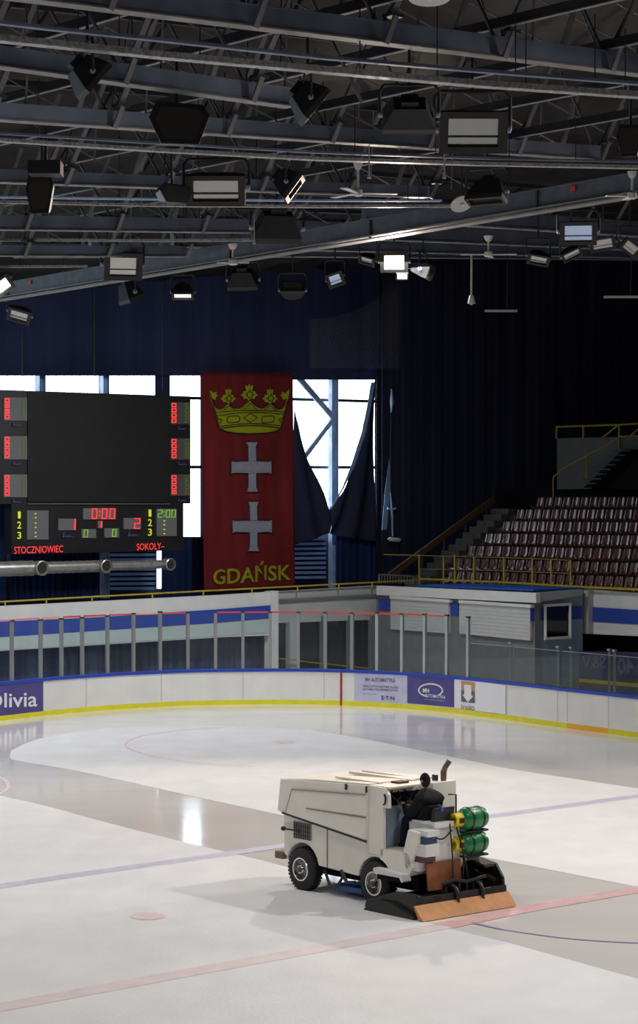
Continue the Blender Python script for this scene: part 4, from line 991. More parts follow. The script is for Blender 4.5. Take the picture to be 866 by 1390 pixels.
def speaker(px, py, wpx, hpx, label, Z=14.0, rot=0, nseg=6):
    c = PZ(px, py, Z); w = wpx/f*c.y; h = hpx/f*c.y
    t = thing('loudspeaker', label, 'loudspeaker', c)
    a = math.radians(rot); r = V((math.cos(a), math.sin(a), 0)); n = V((math.sin(a), -math.cos(a), 0))
    sh = [(-.5, .1), (-.38, .5), (.38, .45), (.5, .2), (.32, -.5), (-.30, -.5)]
    MB().hexa([c+r*x*w+UP*y*h+n*w*.3 for x, y in sh], [c+r*x*w*.7+UP*y*h*.8-n*w*.3 for x, y in sh]).build('cabinet', 'black', t, bevel=.02)
    MB().hexa([c+r*x*w*.8+UP*y*h*.75+n*(w*.32) for x, y in sh], [c+r*x*w*.8+UP*y*h*.75+n*(w*.30) for x, y in sh]).build('grille', 'lamp_frame', t)
    MB().beam(c+UP*h*.4, c+UP*(h*.5+.8), .05, .05).build('drop_bar', 'dark_steel', t)
speaker(240, 171, 84, 58, 'large black angular loudspeaker hanging under the second roof beam', rot=12)
speaker(57, 264, 40, 56, 'black loudspeaker pod hanging at the left below a dark bracket', rot=-10)
speaker(233, 264, 50, 26, 'slim black curved speaker behind the left edge of the wide framed floodlight', rot=30)
speaker(856, 192, 36, 46, 'black angular loudspeaker cut by the right picture edge', rot=-20)
t = thing('equipment_box', 'black equipment box on a bracket above the left loudspeaker pod', 'box', PZ(60, 232, 14.6))
c = PZ(62, 229, 14.4); s = c.y/f
MB().box(c, V((22*s, 0, 0)), V((0, .3, 0)), UP*9*s).build('case', 'black', t); MB().beam(c+UP*.1, c+UP*.9, .06, .06).build('drop_bar', 'dark_steel', t)
# round pale dish beside flat floodlight, and one at the top edge
for px, py, w, asp, lab in ((627, 277, 32, .55, 'pale round dish lamp beside the flat dark floodlight'), (583, -3, 58, .4, 'pale round dish lamp at the top picture edge')):
    c = PZ(px, py, 14.3 if py > 0 else 14.9); r = w/2/f*c.y; t = thing('dish_lamp', lab, 'lamp', c)
    n = V((.25, -.55, -.8)) if py > 0 else V((0, -.2, -1))
    MB().lathe(c, -n.normalized(), [(0, r), (.04, r*.97), (.16, r*.6), (.22, r*.25)], 26).build('dish', 'fan_grey', t, smooth=True)
    MB().lathe(c+n.normalized()*.02, n, [(0, r*.15), (.03, r*.1)], 12).build('hub', 'fan_white', t)
    MB().beam(c+UP*.1, c+UP*.9, .04, .04).build('drop_bar', 'dark_steel', t)

def fan(px, py, rodpx, bladepx, label, Z=14.2, rot=(8, 128, 248)):
    c = PZ(px, py, Z); s = c.y/f; t = thing('ceiling_fan', label, 'ceiling fan', c)
    MB().lathe(c-UP*.06, UP, [(0, 4*s), (.03, 6*s), (.14, 6*s), (.18, 3*s)], 18).build('motor', 'fan_white', t, smooth=True)
    MB().tube([c+UP*.1, c+UP*(rodpx*s)], .03).build('rod', 'fan_white', t)
    MB().lathe(c+UP*(rodpx*s-.12), UP, [(0, .05), (.06, 5*s), (.14, 6.5*s), (.16, 6.5*s)], 14).build('canopy', 'fan_white', t)
    for a in rot:
        a = math.radians(a); d = V((math.cos(a), math.sin(a), 0)); n = V((-math.sin(a), math.cos(a), 0)); L_ = bladepx*s
        MB().hexa([c+d*.1-n*.05, c+d*L_-n*.09, c+d*L_+n*.09, c+d*.1+n*.05], [p+UP*.02+n*.0 for p in (c+d*.1-n*.05, c+d*L_-n*.09, c+d*L_+n*.09, c+d*.1+n*.05)]).build('blade', 'fan_white', t)
fan(486, 263, 40, 54, 'white ceiling fan with long rod near the picture centre above the girder')
fan(663, 346, 24, 38, 'white ceiling fan below the girder at the right, blade above the hanging tube', Z=14.2, rot=(-5, 178, 80))
fan(858, 267, 32, 36, 'white ceiling fan cut by the right picture edge above the girder', Z=14.3, rot=(2, 185, 95))
fan(316, 357, 24, 22, 'small white fan standing out against the sloping girder left of centre', Z=13.95, rot=(4, 175, 85))
# bell lamp and tube lamps
c = PZ(640, 407, 13.0); s = c.y/f
t = thing('pendant_lamp', 'white bell-shaped pendant lamp on a long rod against the dark curtain', 'lamp', c)
MB().lathe(c, UP, [(-5*s, 5.5*s), (-2*s, 5*s), (5*s, 3.2*s), (6*s, 2*s)], 16).build('lamp_shade', 'fan_white', t, smooth=True)
MB().tube([c+UP*5*s, c+UP*62*s], .03).build('rod', 'fan_grey', t)
MB().lathe(c-UP*7*s, UP, [(0, 2*s), (3*s, 2.5*s)], 10).build('bulb', 'fan_grey', t)
for px, py, w, top, lab in ((680, 422, 22, 330, 'thin grey tube lamp hanging on a wire below the right ceiling fan'), (848, 403, 28, 345, 'thin grey tube lamp hanging at the right picture edge')):
    c = PZ(px, py, 13.4); s = c.y/f; t = thing('tube_lamp', lab, 'lamp', c)
    MB().box(c, V((w*s, 0, 0)), V((0, .1, 0)), UP*1.3*s).build('housing', 'fan_grey', t)
    MB().tube([c+V((8*s, 0, 0)), c+V((9*s, 0, (py-top)*s))], .012).build('wire', 'dark_steel', t)
for px, py, y0 in ((501, 236, 195), (603, 236, 196), (345, 325, 290)):
    c = PZ(px, py, 14.2); s = c.y/f; t = thing('hanging_hook', 'small grey hook hanging from the roof beam at %s' % {501: 'the left of the ceiling fan rod', 603: 'the right of the ceiling fan', 345: 'the middle left'}[px], 'hook', c)
    MB().tube([c+UP*(py-y0)*s, c+UP*4*s, c-UP*6*s], [.012, .02, .05], 6).build('body', 'fan_grey', t)
# protective net below the lit lamp
nb_ = MB(); cv = [(420, 434), (455, 430), (485, 421), (510, 407), (530, 392), (543, 380)]
P_ = [PL(x, y, 69.5) for x, y in cv]+[PL(543.5, 500, 69.5), PL(420, 500, 69.5)]
o = nb_.quad(*P_).build('net_mesh', 'net')
s_ = o.modifiers.new('s', 'SOLIDIFY'); s_.thickness = .004
o.name = 'protective_net'; tag(o, 'faint translucent protective net with curved upper edge below the lit floodlight', 'net')

# ================================================================= ICE RESURFACER
ZO = V((1.0, 38.662, 0)); rz = math.atan2(FY, FX)
zb = thing('ice_resurfacer', 'cream ice resurfacing machine driving on the ice with orange rear flap and green gas cylinders', 'ice resurfacer', ZO, None, rz)
def za(a, b, z): return V((a, -b, z))
def zprism(pts, b0, b1, m, name, parent=zb, bevel=0, label=None, smooth=False):
    return MB().hexa([za(a, b0, z) for a, z in pts], [za(a, b1, z) for a, z in pts]).build(name, m, parent, bevel=bevel, label=label, local=True, smooth=smooth)
def zbox(a0, a1, b0, b1, z0, z1, m, name, parent=zb, bevel=0, label=None):
    return MB().bx(min(a0, a1), max(a0, a1), min(-b0, -b1), max(-b0, -b1), z0, z1).build(name, m, parent, bevel=bevel, label=label, local=True)
def arch(c_, r, a0, a1, n=9): return [(c_[0]+r*math.cos(math.radians(a0+(a1-a0)*k/n)), c_[1]+r*math.sin(math.radians(a0+(a1-a0)*k/n))) for k in range(n+1)]
side = [(2.57, .60), (2.58, 1.375), (.2, 1.095), (.2, .9), (-.12, .9), (-.12, .84)]+arch((.02, .38), .47, 100, 10)+[(.52, .455), (1.53, .50)]+arch((2.03, .41), .46, 168, 12)+[(2.50, .58)]
body = zprism(side, .02, 1.68, 'cream', 'lower_body', bevel=.015)
zprism([(2.72, 1.385), (2.63, 1.99), (.2, 2.10), (.2, 1.09), (2.45, 1.36)], -.02, 1.71, 'cream', 'snow_tank', bevel=.02)
# pressed panel lines on the tank side
zprism([(2.42, 1.40), (2.26, 1.82), (.21, 1.92), (.21, 1.55), (1.85, 1.53), (1.85, 1.515), (.23, 1.51), (.23, 1.13), (2.42, 1.372)], -.045, -.02, 'cream', 'tank_panel', bevel=.006)
ln = MB()
def zl(p, q, b, w, mb): mb.hexa([za(p[0], b, p[1]-w/2), za(q[0], b, q[1]-w/2), za(q[0], b, q[1]+w/2), za(p[0], b, p[1]+w/2)], [za(p[0], b-.012, p[1]-w/2), za(q[0], b-.012, q[1]-w/2), za(q[0], b-.012, q[1]+w/2), za(p[0], b-.012, p[1]+w/2)])
zl((2.56, 1.37), (.2, 1.10), -.03, .035, ln); ln.build('tank_edge', 'black', zb, local=True, label='black diagonal edge strip')
l2 = MB(); zl((2.43, 1.42), (2.26, 1.83), -.045, .02, l2); zl((2.26, 1.83), (.22, 1.93), -.045, .016, l2); zl((1.85, 1.525), (.22, 1.53), -.045, .016, l2); zl((1.33, .5), (1.33, 1.2), .015, .0, l2)
l2.bx(1.322, 1.338, -.022, -.005, .50, 1.20); l2.build('panel_seam', 'cream_line', zb, local=True)
# lid of the snow tank, slightly raised
zprism([(2.66, 1.985), (1.6, 2.07), (.2, 2.125), (.2, 2.09), (2.64, 1.97)], .0, 1.69, 'cream_top', 'tank_lid', bevel=.01)
zbox(.15, 1.35, .22, .30, 2.10, 2.135, 'cream_top', 'lid_rib'); zbox(.1, 1.8, .95, 1.05, 2.08, 2.13, 'cream_top', 'lid_rib'); zbox(.2, 1.9, 1.35, 1.41, 2.07, 2.11, 'cream_top', 'lid_rib')
zbox(-.3, .2, .05, 1.0, 2.075, 2.105, 'cream_top', 'hood_top')
zbox(-.05, .15, .5, .75, 2.10, 2.14, 'brown', 'lid_latch')
for a, b in ((.75, -.04), (.2, -.04)): zbox(a-.015, a+.015, b-.02, b+.01, 1.97, 2.08, 'dark_steel', 'hinge')
# vent and handle
vt = zbox(1.78, 2.27, -.0, .03, .93, 1.24, 'cream_line', 'vent_grille')
vm = MB()
for k in range(9): vm.bx(1.81+k*.052, 1.825+k*.052, -.02+.0, .01, .94, 1.23)
for k in range(3): vm.bx(1.78, 2.27, -.0, .01, 1.0+k*.08, 1.01+k*.08)
vm.build('grille_bar', 'dark_steel', vt, local=True)
MB().tube([za(2.46, -.06, 1.085), za(2.1, -.05, 1.085), za(2.08, -.02, 1.05)], .018).build('side_lever', 'dark_steel', zb, local=True)
MB().lathe(za(2.46, -.06, 1.085), V((1, 0, 0)), [(0, .04), (.05, .045), (.06, .03)], 10).build('lever_knob', 'black', zb, local=True)
zprism([(.2, 1.09), (.2, 2.10), (-.22, 2.09), (-.33, 1.98), (-.34, 1.74), (-.19, 1.74), (-.2, 1.0), (-.2, .84), (-.1, .9), (.2, .9)], 0.0, .07, 'cream', 'side_wing', bevel=.012)
MB().tube([za(-.24, -.01, 1.98), za(-.29, -.03, 1.92), za(-.28, -.03, 1.83), za(-.22, -.01, 1.80)], .018).build('grab_handle', 'black', zb, local=True)
zbox(.02, .2, .07, 1.68, .9, 2.09, 'cream', 'bulkhead')
zbox(-.0, .02, .1, 1.2, 1.0, 1.95, 'black_matte', 'dash_panel')
zbox(-.03, -.0, .08, 1.1, 1.0, 1.72, 'grey_blue', 'cockpit_panel')
# platform sill, fender, steps
zprism([(-.12, .84)]+[(-.12, 1.01), (-.84, 1.02), (-.95, .78), (-.86, .62), (-.45, .60)]+[p for p in arch((.02, .38), .47, 150, 105, 4)], 0.0, 1.25, 'cream', 'platform', bevel=.01)
zprism([(-.70, 1.0), (-.84, 1.43), (-1.10, 1.40), (-1.10, 1.22), (-.90, .80), (-.78, .72)], 0.0, .08, 'cream', 'fender_panel', bevel=.012)
zprism([(-.10, .66), (-.12, .70), (-.85, .66), (-.88, .55), (-.84, .52), (-.78, .60), (-.14, .60)], -.16, .04, 'white_paint', 'step_plate', bevel=.006)
zbox(-.72, -.15, -.10, .0, .50, .61, 'black_matte', 'step_recess')
zbox(-1.25, -.85, .08, .36, 1.33, 1.43, 'white_paint', 'rear_console'); zbox(-1.2, -.86, .05, .35, 1.20, 1.33, 'label_blue', 'control_panel', label='dark blue label panel'); zbox(-1.25, -.84, .04, .36, .99, 1.20, 'white_paint', 'rear_console')
zbox(-1.15, -.80, .05, .36, .88, .99, 'label_maroon', 'control_panel', label='maroon label panel'); zbox(-1.05, -.75, .05, .36, .72, .88, 'white_paint', 'rear_console')
# rear water tank box
zbox(-1.08, -.45, .38, 1.18, .80, 1.50, 'white_paint', 'rear_tank', bevel=.015)
zbox(-1.12, -.55, .36, 1.25, 1.50, 1.54, 'white_paint', 'rear_shelf')
zbox(-1.13, -1.10, .36, 1.25, 1.45, 1.54, 'white_paint', 'shelf_lip')
zprism([(-.3, 1.0), (-.3, 2.10), (.05, 2.10), (.05, 1.0)], 1.10, 1.68, 'cream', 'engine_hood', bevel=.015)
zbox(-.9, -.3, 1.18, 1.66, .75, 1.45, 'cream_line', 'engine_cover', bevel=.01)
# orange flap
for k, (b0, b1, zz) in enumerate(((.18, .55, .38), (.55, .78, .34), (.78, .98, .44))):
    zprism([(-1.10, .86), (-1.13, .86), (-1.16, zz), (-1.13, zz)], b0, b1, 'rubber_orange', 'splash_flap')
hs = [((-1.13, .72, 1.5), (-1.2, .72, .9), (-1.22, .72, .4)), ((-1.13, .85, 1.5), (-1.25, .90, 1.1), (-1.2, 1.08, .6), (-1.25, 1.05, .3)), ((-1.15, .95, 1.45), (-1.2, .98, 1.0), (-1.22, .95, .35)), ((-.95, .35, 1.35), (-1.15, .5, 1.25), (-1.15, .75, 1.38))]
for h in hs: MB().tube(cat_rom([za(*p) for p in h], 6), .014, 6).build('hose', 'black', zb, local=True)
MB().tube([za(-1.05, .95, 1.5), za(-1.05, .95, 1.98), za(-1.02, .80, 1.99)], .015).build('control_lever', 'black', zb, local=True)
MB().tube([za(-1.05, .85, 1.5), za(-1.05, .87, 1.78)], .022).build('control_lever', 'dark_steel', zb, local=True)
MB().tube([za(-.9, .70, 1.62), za(-.9, .80, 1.64), za(-.95, 1.2, 1.62), za(-1.05, 1.3, 1.56)], .03).build('hydraulic_line', 'black', zb, local=True)
MB().tube([za(-.2, 1.46, 2.08), za(-.2, 1.46, 2.26), za(-.22, 1.48, 2.34), za(-.27, 1.54, 2.46)], [.05, .06, .05, .05], 12).build('exhaust_pipe', 'rusty', zb, smooth=True, local=True)
zbox(-.12, .0, 1.36, 1.40, 2.1, 2.2, 'dark_steel', 'exhaust_guard')
# wheels
def wheel(a, b0, name='wheel'):
    s = 1 if b0 < 1 else -1; o_ = za(a, b0, .385); ax = V((0, -1*s, 0))
    w = MB().lathe(o_, ax, [(.0, .215), (-.005, .26), (.0, .34), (.03, .375), (.06, .385), (.17, .385), (.20, .37), (.23, .3), (.23, .2)], 36).build(name, 'tyre', zb, smooth=True, local=True)
    tr = MB()
    for k in range(36):
        an = k*math.pi/18; d = V((math.cos(an), 0, math.sin(an))); tn = V((-math.sin(an), 0, math.cos(an)))
        tr.box(o_+ax*.115+d*.388, ax*.09, tn*.02, d*.008)
    tr.build('tread', 'tyre', w, local=True)
    MB().lathe(o_, ax, [(.0, .22), (-.012, .215), (-.01, .19), (.03, .175), (.045, .12), (.02, .10), (.0, .09), (-.03, .075), (-.035, .0)], 30).build('rim', 'chrome', w, smooth=True, local=True)
    hl = MB()
    for k in range(8):
        an = k*math.pi/4; hl.lathe(o_+V((math.cos(an)*.145, 0, math.sin(an)*.145))+ax*.03, -ax, [(0, .028), (.012, .028)], 8)
    hl.build('rim_hole', 'black', w, local=True)
    MB().lathe(o_-ax*.03, -ax, [(0, .06), (.03, .055), (.05, .03)], 12).build('hub', 'rusty', w, local=True)
for a, b in ((2.03, -.03), (.02, -.03), (2.03, 1.73), (.02, 1.73)): wheel(a, b)
zbox(-.1, 2.4, .3, 1.4, .30, .62, 'black_matte', 'chassis')
MB().tube([za(2.03, .1, .385), za(2.03, 1.6, .385)], .05).build('axle', 'dark_steel', zb, local=True); MB().tube([za(.02, .1, .385), za(.02, 1.6, .385)], .05).build('axle', 'dark_steel', zb, local=True)
zbox(.55, 1.3, .15, .4, .12, .2, 'shade_blue', 'shade_block', label='blue block standing in for shade under the body')  # bluish shade below the machine, built as a blue block
MB().tube([za(1.45, .05, .45), za(1.3, .05, .18), za(1.1, .05, .18), za(.95, .1, .42)], .028).build('underbody_bracket', 'dark_steel', zb, local=True)
MB().tube([za(.95, .02, .5), za(.8, .02, .3), za(.6, .05, .32)], .035).build('underbody_bracket', 'dark_steel', zb, local=True)
zbox(2.56, 2.80, -.02, .35, .50, .64, 'rusty', 'bumper', bevel=.02); zbox(2.56, 2.80, 1.35, 1.70, .50, .64, 'rusty', 'bumper', bevel=.02)
# seat and steering
zbox(-.98, -.50, .42, .92, 1.28, 1.40, 'black', 'driver_seat', bevel=.03, label='black driver seat'); zprism([(-1.02, 1.38), (-.92, 1.38), (-1.0, 1.78), (-1.08, 1.78)], .42, .90, 'black', 'seat_back', bevel=.02)
zbox(-1.09, -1.07, .55, .62, 1.72, 1.79, 'roof_blue', 'blue_tag'); zbox(-.95, -.5, .42, .9, 1.0, 1.28, 'black', 'seat_base')
sw = [za(-.06-.0+.17*math.cos(k*math.pi/10)*.75, .55+.20*math.sin(k*math.pi/10), 1.90+.12*math.cos(k*math.pi/10)) for k in range(20)]
w_ = MB().tube(sw, .016, 8, True).build('steering_wheel', 'black', zb, smooth=True, local=True)
sp = MB(); c_ = za(-.06, .55, 1.88)
for k in (0, 7, 13): sp.tube([c_, sw[k]], .012, 6)
sp.tube([c_, za(.05, .55, 1.70)], .03, 8); sp.build('steering_spokes', 'black', w_, local=True)
# gas cylinders held on the rear
for k, zc in enumerate((1.54, 1.11)):
    o_ = za(-1.10, .98, zc); ax = V((0, -1, 0))
    g_ = MB().lathe(o_, ax, [(.0, .10), (.05, .16), (.10, .19), (.25, .20), (.48, .20), (.56, .175), (.60, .10), (.61, .0)], 26).build('gas_cylinder', 'tank_green', zb, smooth=True, local=True, label='green gas cylinder, %s' % ('upper' if k == 0 else 'lower'))
    MB().lathe(o_, ax, [(-.16, .115), (-.15, .125), (.04, .125), (.06, .11), (.05, .09), (-.16, .09)], 22).build('valve_guard', 'tank_yellow', g_, smooth=True, local=True, label='yellow valve guard')
    MB().lathe(o_-ax*.12, ax, [(0, .05), (.12, .05)], 10).build('valve', 'black', g_, local=True)
    MB().box(o_-ax*.05-V((.118, 0, 0)), V((.012, 0, 0)), V((0, .06, 0)), UP*.045).build('guard_slot', 'black', g_, local=True)
    for q in (.17, .42):
        MB().lathe(o_+ax*q, ax, [(0, .208), (.035, .208)], 26).build('strap', 'wet_black', g_, local=True)
    MB().tube([za(-1.0, 1.02, zc-.22), za(-1.2, 1.02, zc-.22), za(-1.2, 1.58, zc-.22), za(-1.0, 1.58, zc-.22)], .02).build('cylinder_cradle', 'black', zb, local=True)
zbox(-1.03, -.93, 1.15, 1.55, .82, 1.45, 'dark_steel', 'cylinder_rack')
# conditioner
cz = thing.__call__ if False else None
cd = zprism([(-.10, .03), (-.15, .16), (-.9, .40), (-1.42, .42), (-1.47, .06)], -.36, -.30, 'wet_black', 'conditioner_side', bevel=.01)
zprism([(-.10, .03), (-.2, .45), (-.62, .80), (-1.25, .72), (-1.42, .50), (-1.48, .06)], 1.72, 1.78, 'wet_black', 'conditioner_side', bevel=.01)
zprism([(-.62, .80), (-1.25, .72), (-1.25, .66), (-.62, .74)], 1.45, 1.75, 'wet_black', 'conditioner_hood', bevel=.01)
zprism([(-1.40, .06), (-1.40, .36), (-1.47, .36), (-1.50, .06)], -.36, 1.78, 'wet_black', 'conditioner_back', bevel=.01)
zbox(-1.4, -.15, -.33, 1.75, .05, .14, 'wet_black', 'conditioner_pan')
zprism([(-.60, .1), (-.62, .30), (-.7, .30), (-.72, .1)], -.33, 1.75, 'wet_black', 'auger_trough')
zbox(-1.0, -.8, -.2, 1.6, .14, .26, 'grey_blue', 'blade_beam')
zprism([(-.2, .03), (-.55, .22), (-.9, .22), (-1.3, .1), (-1.5, .05), (-1.46, .0), (-.2, .0)], -.46, -.36, 'wet_black', 'side_runner', bevel=.01)
zprism([(-1.47, .24), (-1.50, .25), (-1.70, .012), (-1.60, .012)], -.46, 1.80, 'rubber_tan', 'squeegee_flap', label='tan orange rubber flap')
for b in (.55, 1.15): MB().tube(cat_rom([za(-1.1, b, .35), za(-1.25, b, .48), za(-1.48, b, .40), za(-1.52, b, .12)], 5), .035, 8).build('lift_arm', 'dark_steel', zb, local=True)
MB().tube([za(-.5, .5, .7), za(-1.0, .5, .35), za(-1.3, .5, .3)], .05).build('lift_arm', 'wet_black', zb, local=True)
MB().tube([za(-.6, 1.4, .8), za(-1.0, 1.55, .55), za(-1.35, 1.6, .45)], .045).build('lift_arm', 'wet_black', zb, local=True)
for b in (.62, .72, .9, 1.05, 1.25): zbox(-1.36, -1.18, b, b+.04, .2, .42+(b % .2), 'black', 'bracket')
MB().tube([za(-1.35, .35, .5), za(-1.35, .6, .56), za(-1.38, .9, .50), za(-1.38, 1.35, .55)], .03).build('hydraulic_line', 'black', zb, local=True)
zbox(-.9, -.3, .15, 1.7, .35, .62, 'black_matte', 'rear_frame')

# ================================================================= DRIVER
def skin_body(name, pts, edges, rad, m, parent, root=0, sub=2, smooth=True):
    me = bpy.data.meshes.new(name); me.from_pydata([tuple(p) for p in pts], edges, []); o = bpy.data.objects.new(name, me); COL.objects.link(o)
    md = o.modifiers.new('k', 'SKIN'); md.use_smooth_shade = True
    me.skin_vertices.clear() if False else None
    if not me.skin_vertices:
        me.attributes
        bpy.context.view_layer.objects.active = o
    sv = me.skin_vertices[0].data if me.skin_vertices else None
    if sv is None:
        with bpy.context.temp_override(object=o, active_object=o): bpy.ops.mesh.customdata_skin_add()
        sv = me.skin_vertices[0].data
    for i, r in enumerate(rad):
        sv[i].radius = r if isinstance(r, tuple) else (r, r); sv[i].use_root = (i == root)
    s_ = o.modifiers.new('s', 'SUBSURF'); s_.levels = sub; s_.render_levels = sub
    dg = bpy.context.evaluated_depsgraph_get(); me2 = bpy.data.meshes.new_from_object(o.evaluated_get(dg))
    bpy.data.objects.remove(o); me2.materials.clear(); me2.materials.append(M[m])
    me2.polygons.foreach_set('use_smooth', [True]*len(me2.polygons))
    ob = bpy.data.objects.new(name, me2); COL.objects.link(ob); ob.parent = parent; return ob
pr = thing('person', 'driver in a black jacket and dark cap seated on the ice resurfacer, seen from behind', 'person', ZO+LT*-.72+RT*.62+UP*1.40, None, rz)
# local: x forward, y left, z up; origin at seat under the hips
P = [(0, 0, .10), (-.01, 0, .28), (0, 0, .42), (.03, 0, .56), (.07, 0, .68),         # pelvis..neck base 0-4
     (.02, .20, .48), (.10, .30, .28), (.33, .22, .24), (.44, .17, .33), (.50, .15, .37),   # left arm 5-9
     (.02, -.20, .48), (.10, -.30, .28), (.35, -.17, .24), (.46, -.10, .33), (.52, -.07, .37),   # right arm 10-14
     (.04, .11, .08), (.44, .14, .13), (.47, .15, -.12), (.50, .15, -.36), (.62, .15, -.37),   # left leg 15-19
     (.04, -.11, .08), (.44, -.13, .13), (.48, -.14, -.12), (.50, -.14, -.36), (.62, -.14, -.37)]
E_ = [(0, 1), (1, 2), (2, 3), (3, 4), (3, 5), (5, 6), (6, 7), (7, 8), (8, 9), (3, 10), (10, 11), (11, 12), (12, 13), (13, 14), (0, 15), (15, 16), (16, 17), (17, 18), (18, 19), (0, 20), (20, 21), (21, 22), (22, 23), (23, 24)]
Rr = [(.24, .20), (.26, .21), (.27, .20), (.15, .13), .075, .13, .11, .085, .06, .045, .13, .115, .085, .05, .045, .115, .095, .07, .055, .05, .115, .095, .07, .055, .05]
bodyo = skin_body('body', P, E_, Rr, 'jacket', pr)
# head with face, ears, cap
def headfn(u, v):
    th = u*2*math.pi; ph = (v-.5)*math.pi; x = math.cos(ph)*math.cos(th); y = math.cos(ph)*math.sin(th); z = math.sin(ph)
    jaw = 1-.22*max(0, -z); X = x*.098*jaw; Y_ = y*.076*jaw; Z_ = z*.125
    if x > .5 and z < .1: X += .012*(x-.5)                               # face plane
    if abs(y) < .18 and x > 0 and -.25 < z < .12: X += .022*(1-abs(y)/.18)*(1-abs(z+.10)/.25)  # nose
    if abs(abs(y)-.38) < .16 and x > 0 and abs(z-.08) < .1: X -= .008      # eye sockets
    return V((.11+X, Y_, .80+Z_))
hd = MB().grid(headfn, 40, 28).build('head', 'skin', bodyo, smooth=True, local=True)
cp = lambda u, v: (lambda q: V((.11+(q.x-.11)*1.10, q.y*1.12, .80+(q.z-.80)*1.10+.01)))(headfn(u, .5+.5*v-.0 if True else v))
capm = MB().grid(lambda u, v: cp(u, v*.98+.02), 40, 14).build('knit_cap', 'jacket', bodyo, smooth=True, local=True)
def hairfn(u, v):
    q = headfn(.22+.56*u, .22+.33*v); return V((.11+(q.x-.11)*1.09, q.y*1.10, q.z))
MB().grid(hairfn, 20, 8).build('hair', 'hair', bodyo, smooth=True, local=True)
for s in (-1, 1):
    MB().lathe(V((.10, s*.076, .80)), V((0, s, 0)), [(0, .02), (.012, .028), (.018, .02)], 10).build('ear', 'skin', hd, smooth=True, local=True)
    MB().lathe(V((.195, s*.03, .812)), V((1, 0, 0)), [(0, .011), (.006, .009), (.009, .0)], 10).build('eye', 'line_black', hd, smooth=True, local=True)
MB().tube([V((.205, -.02, .745)), V((.21, 0, .744)), V((.205, .02, .745))], .005, 6).build('mouth', 'label_maroon', hd, local=True)
MB().tube([V((-.03, 0, .60)), V((.03, .09, .63)), V((.12, .06, .64)), V((.13, 0, .64)), V((.12, -.06, .64)), V((.03, -.09, .63))], .035, 8, True).build('collar', 'jacket', bodyo, smooth=True, local=True)
# hands on the wheel: palm, four fingers and a thumb each
for s, (hx, hy, hz) in ((1, (.50, .15, .37)), (-1, (.52, -.07, .37))):
    hp_ = [(hx-.02, hy, hz-.01), (hx+.04, hy, hz+.02), (hx+.07, hy, hz+.03)]; he = [(0, 1), (1, 2)]; hr_ = [.026, (.040, .018), (.040, .016)]
    for k in range(4):
        o_ = (k-1.5)*.021; ln_ = [.9, 1.05, 1.0, .8][k]; n0 = len(hp_)
        hp_ += [(hx+.085, hy+o_, hz+.03), (hx+.085+.03*ln_, hy+o_, hz+.025), (hx+.09+.035*ln_, hy+o_, hz-.005), (hx+.075+.02*ln_, hy+o_, hz-.025)]
        he += [(2, n0), (n0, n0+1), (n0+1, n0+2), (n0+2, n0+3)]; hr_ += [.010, .0095, .009, .008]
    n0 = len(hp_); hp_ += [(hx+.05, hy-s*.04, hz+.01), (hx+.08, hy-s*.055, hz-.005), (hx+.10, hy-s*.05, hz-.02)]; he += [(1, n0), (n0, n0+1), (n0+1, n0+2)]; hr_ += [.013, .011, .009]
    skin_body('hand', hp_, he, hr_, 'skin', bodyo, 0, 1)
lg = skin_body('trousers', [P[i] for i in (0, 15, 16, 17, 18, 20, 21, 22, 23)], [(0, 1), (1, 2), (2, 3), (3, 4), (0, 5), (5, 6), (6, 7), (7, 8)], [(.175, .155), .125, .105, .085, .075, .125, .105, .085, .075], 'trouser', bodyo)

# ================================================================= LIGHT
w = bpy.data.worlds.new('World'); SC.world = w; w.use_nodes = True
w.node_tree.nodes['Background'].inputs[0].default_value = (.55, .60, .72, 1); w.node_tree.nodes['Background'].inputs[1].default_value = .05
def area(loc, target, size, power, col, spread=2.6, shape='DISK'):
    l = bpy.data.lights.new('fill_light', 'AREA'); l.shape = shape; l.size = size; l.energy = power; l.color = col; l.spread = spread
    o = bpy.data.objects.new('fill_light', l); COL.objects.link(o); o.location = loc
    o.rotation_euler = (V(target)-V(loc)).to_track_quat('-Z', 'Y').to_euler(); return o
for L, T, e_ in ((16, 6, 700), (18, 24, 520), (18, 38, 380), (32, 2, 650), (34, 22, 420), (34, 40, 330), (48, 12, 580), (48, 28, 520), (48, 44, 480)):  # unseen overhead lamps added to brighten the ice
    p = W(L, T, 14.2); area(p, p-UP, 2.5, e_, (1, .975, .95), 2.6)
for L, T in ((57, 22), (57, 36), (56, 50)):  # more unseen lamps, added to brighten the end wall and curtains
    p = W(L, T, 13.6); area(p, p-UP+LT*.45, 2.0, 820, (.96, .97, 1), 2.8)
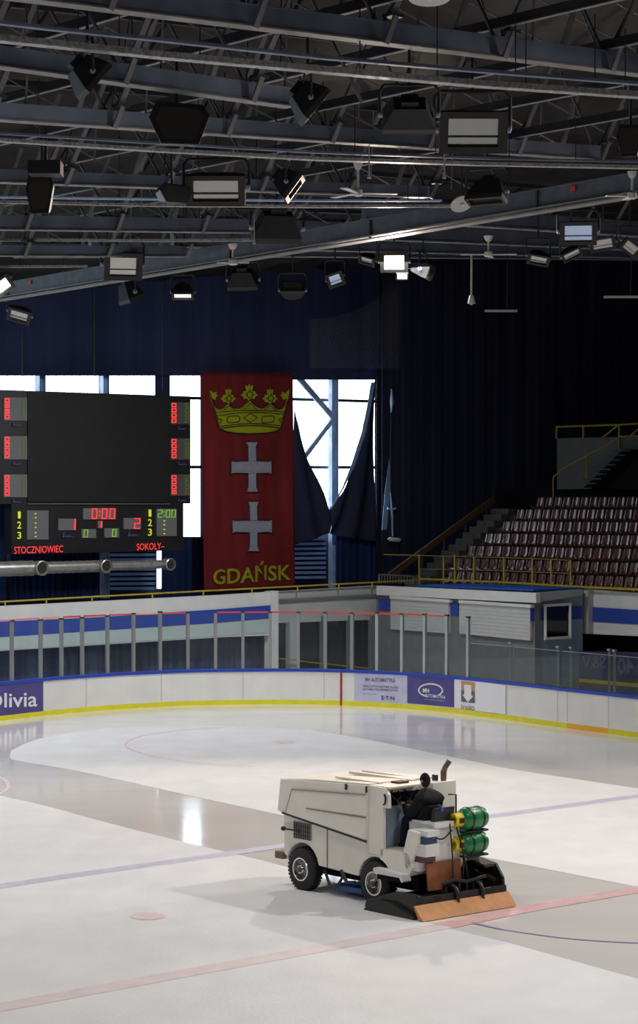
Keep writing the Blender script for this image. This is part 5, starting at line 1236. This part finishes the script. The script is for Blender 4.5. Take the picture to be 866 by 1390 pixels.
# unseen far-right spot added as fill; nearer lamp at bank2 casts the machine shadow
kp = V((27, 66, 14)); bank2 = V((12.3, 43.1, 14.2)); l = bpy.data.lights.new('unseen_flood', 'SPOT'); l.energy = 16000; l.spot_size = math.radians(70); l.spot_blend = .9; l.shadow_soft_size = 2.5; l.color = (1, .95, .9)
o = bpy.data.objects.new('unseen_flood', l); COL.objects.link(o); o.location = kp; o.rotation_euler = (V((0, 38, 0))-kp).to_track_quat('-Z', 'Y').to_euler()
l = bpy.data.lights.new('unseen_flood', 'SPOT'); l.energy = 4600; l.spot_size = math.radians(120); l.spot_blend = .9; l.shadow_soft_size = .35; l.color = (1, .96, .93)
o = bpy.data.objects.new('unseen_flood', l); COL.objects.link(o); o.location = bank2; o.rotation_euler = (V((-1, 39, 0))-bank2).to_track_quat('-Z', 'Y').to_euler()
# lit floodlight in view
c = PZ(535, 356, 14.2); l = bpy.data.lights.new('floodlight_beam', 'SPOT'); l.energy = 5000; l.spot_size = math.radians(110); l.spot_blend = .6; l.shadow_soft_size = .3; l.color = (1, .85, .7)
o = bpy.data.objects.new('floodlight_beam', l); COL.objects.link(o); o.location = c+V((0, -.35, -.1)); o.rotation_euler = (V((0, 40, 0))-c).to_track_quat('-Z', 'Y').to_euler()

# ================================================================= CAMERA
cd_ = bpy.data.cameras.new('Camera'); co = bpy.data.objects.new('Camera', cd_); COL.objects.link(co)
co.location = (0, 0, HC); co.rotation_euler = (math.radians(90), 0, 0)
cd_.sensor_fit = 'VERTICAL'; cd_.sensor_height = 36; cd_.lens = f*36/1390; cd_.shift_y = (YH-695)/1390; cd_.clip_end = 500
SC.camera = co
SC.view_settings.view_transform = 'Standard'; SC.view_settings.look = 'None'; SC.view_settings.gamma = 1; SC.view_settings.use_curve_mapping = False
SC.view_settings.exposure = 0
SC.cycles.use_denoising = True; SC.cycles.max_bounces = 7; SC.cycles.transparent_max_bounces = 24; SC.cycles.caustics_reflective = False; SC.cycles.caustics_refractive = False
for o in bpy.data.objects:
    if '_o' in o: del o['_o']
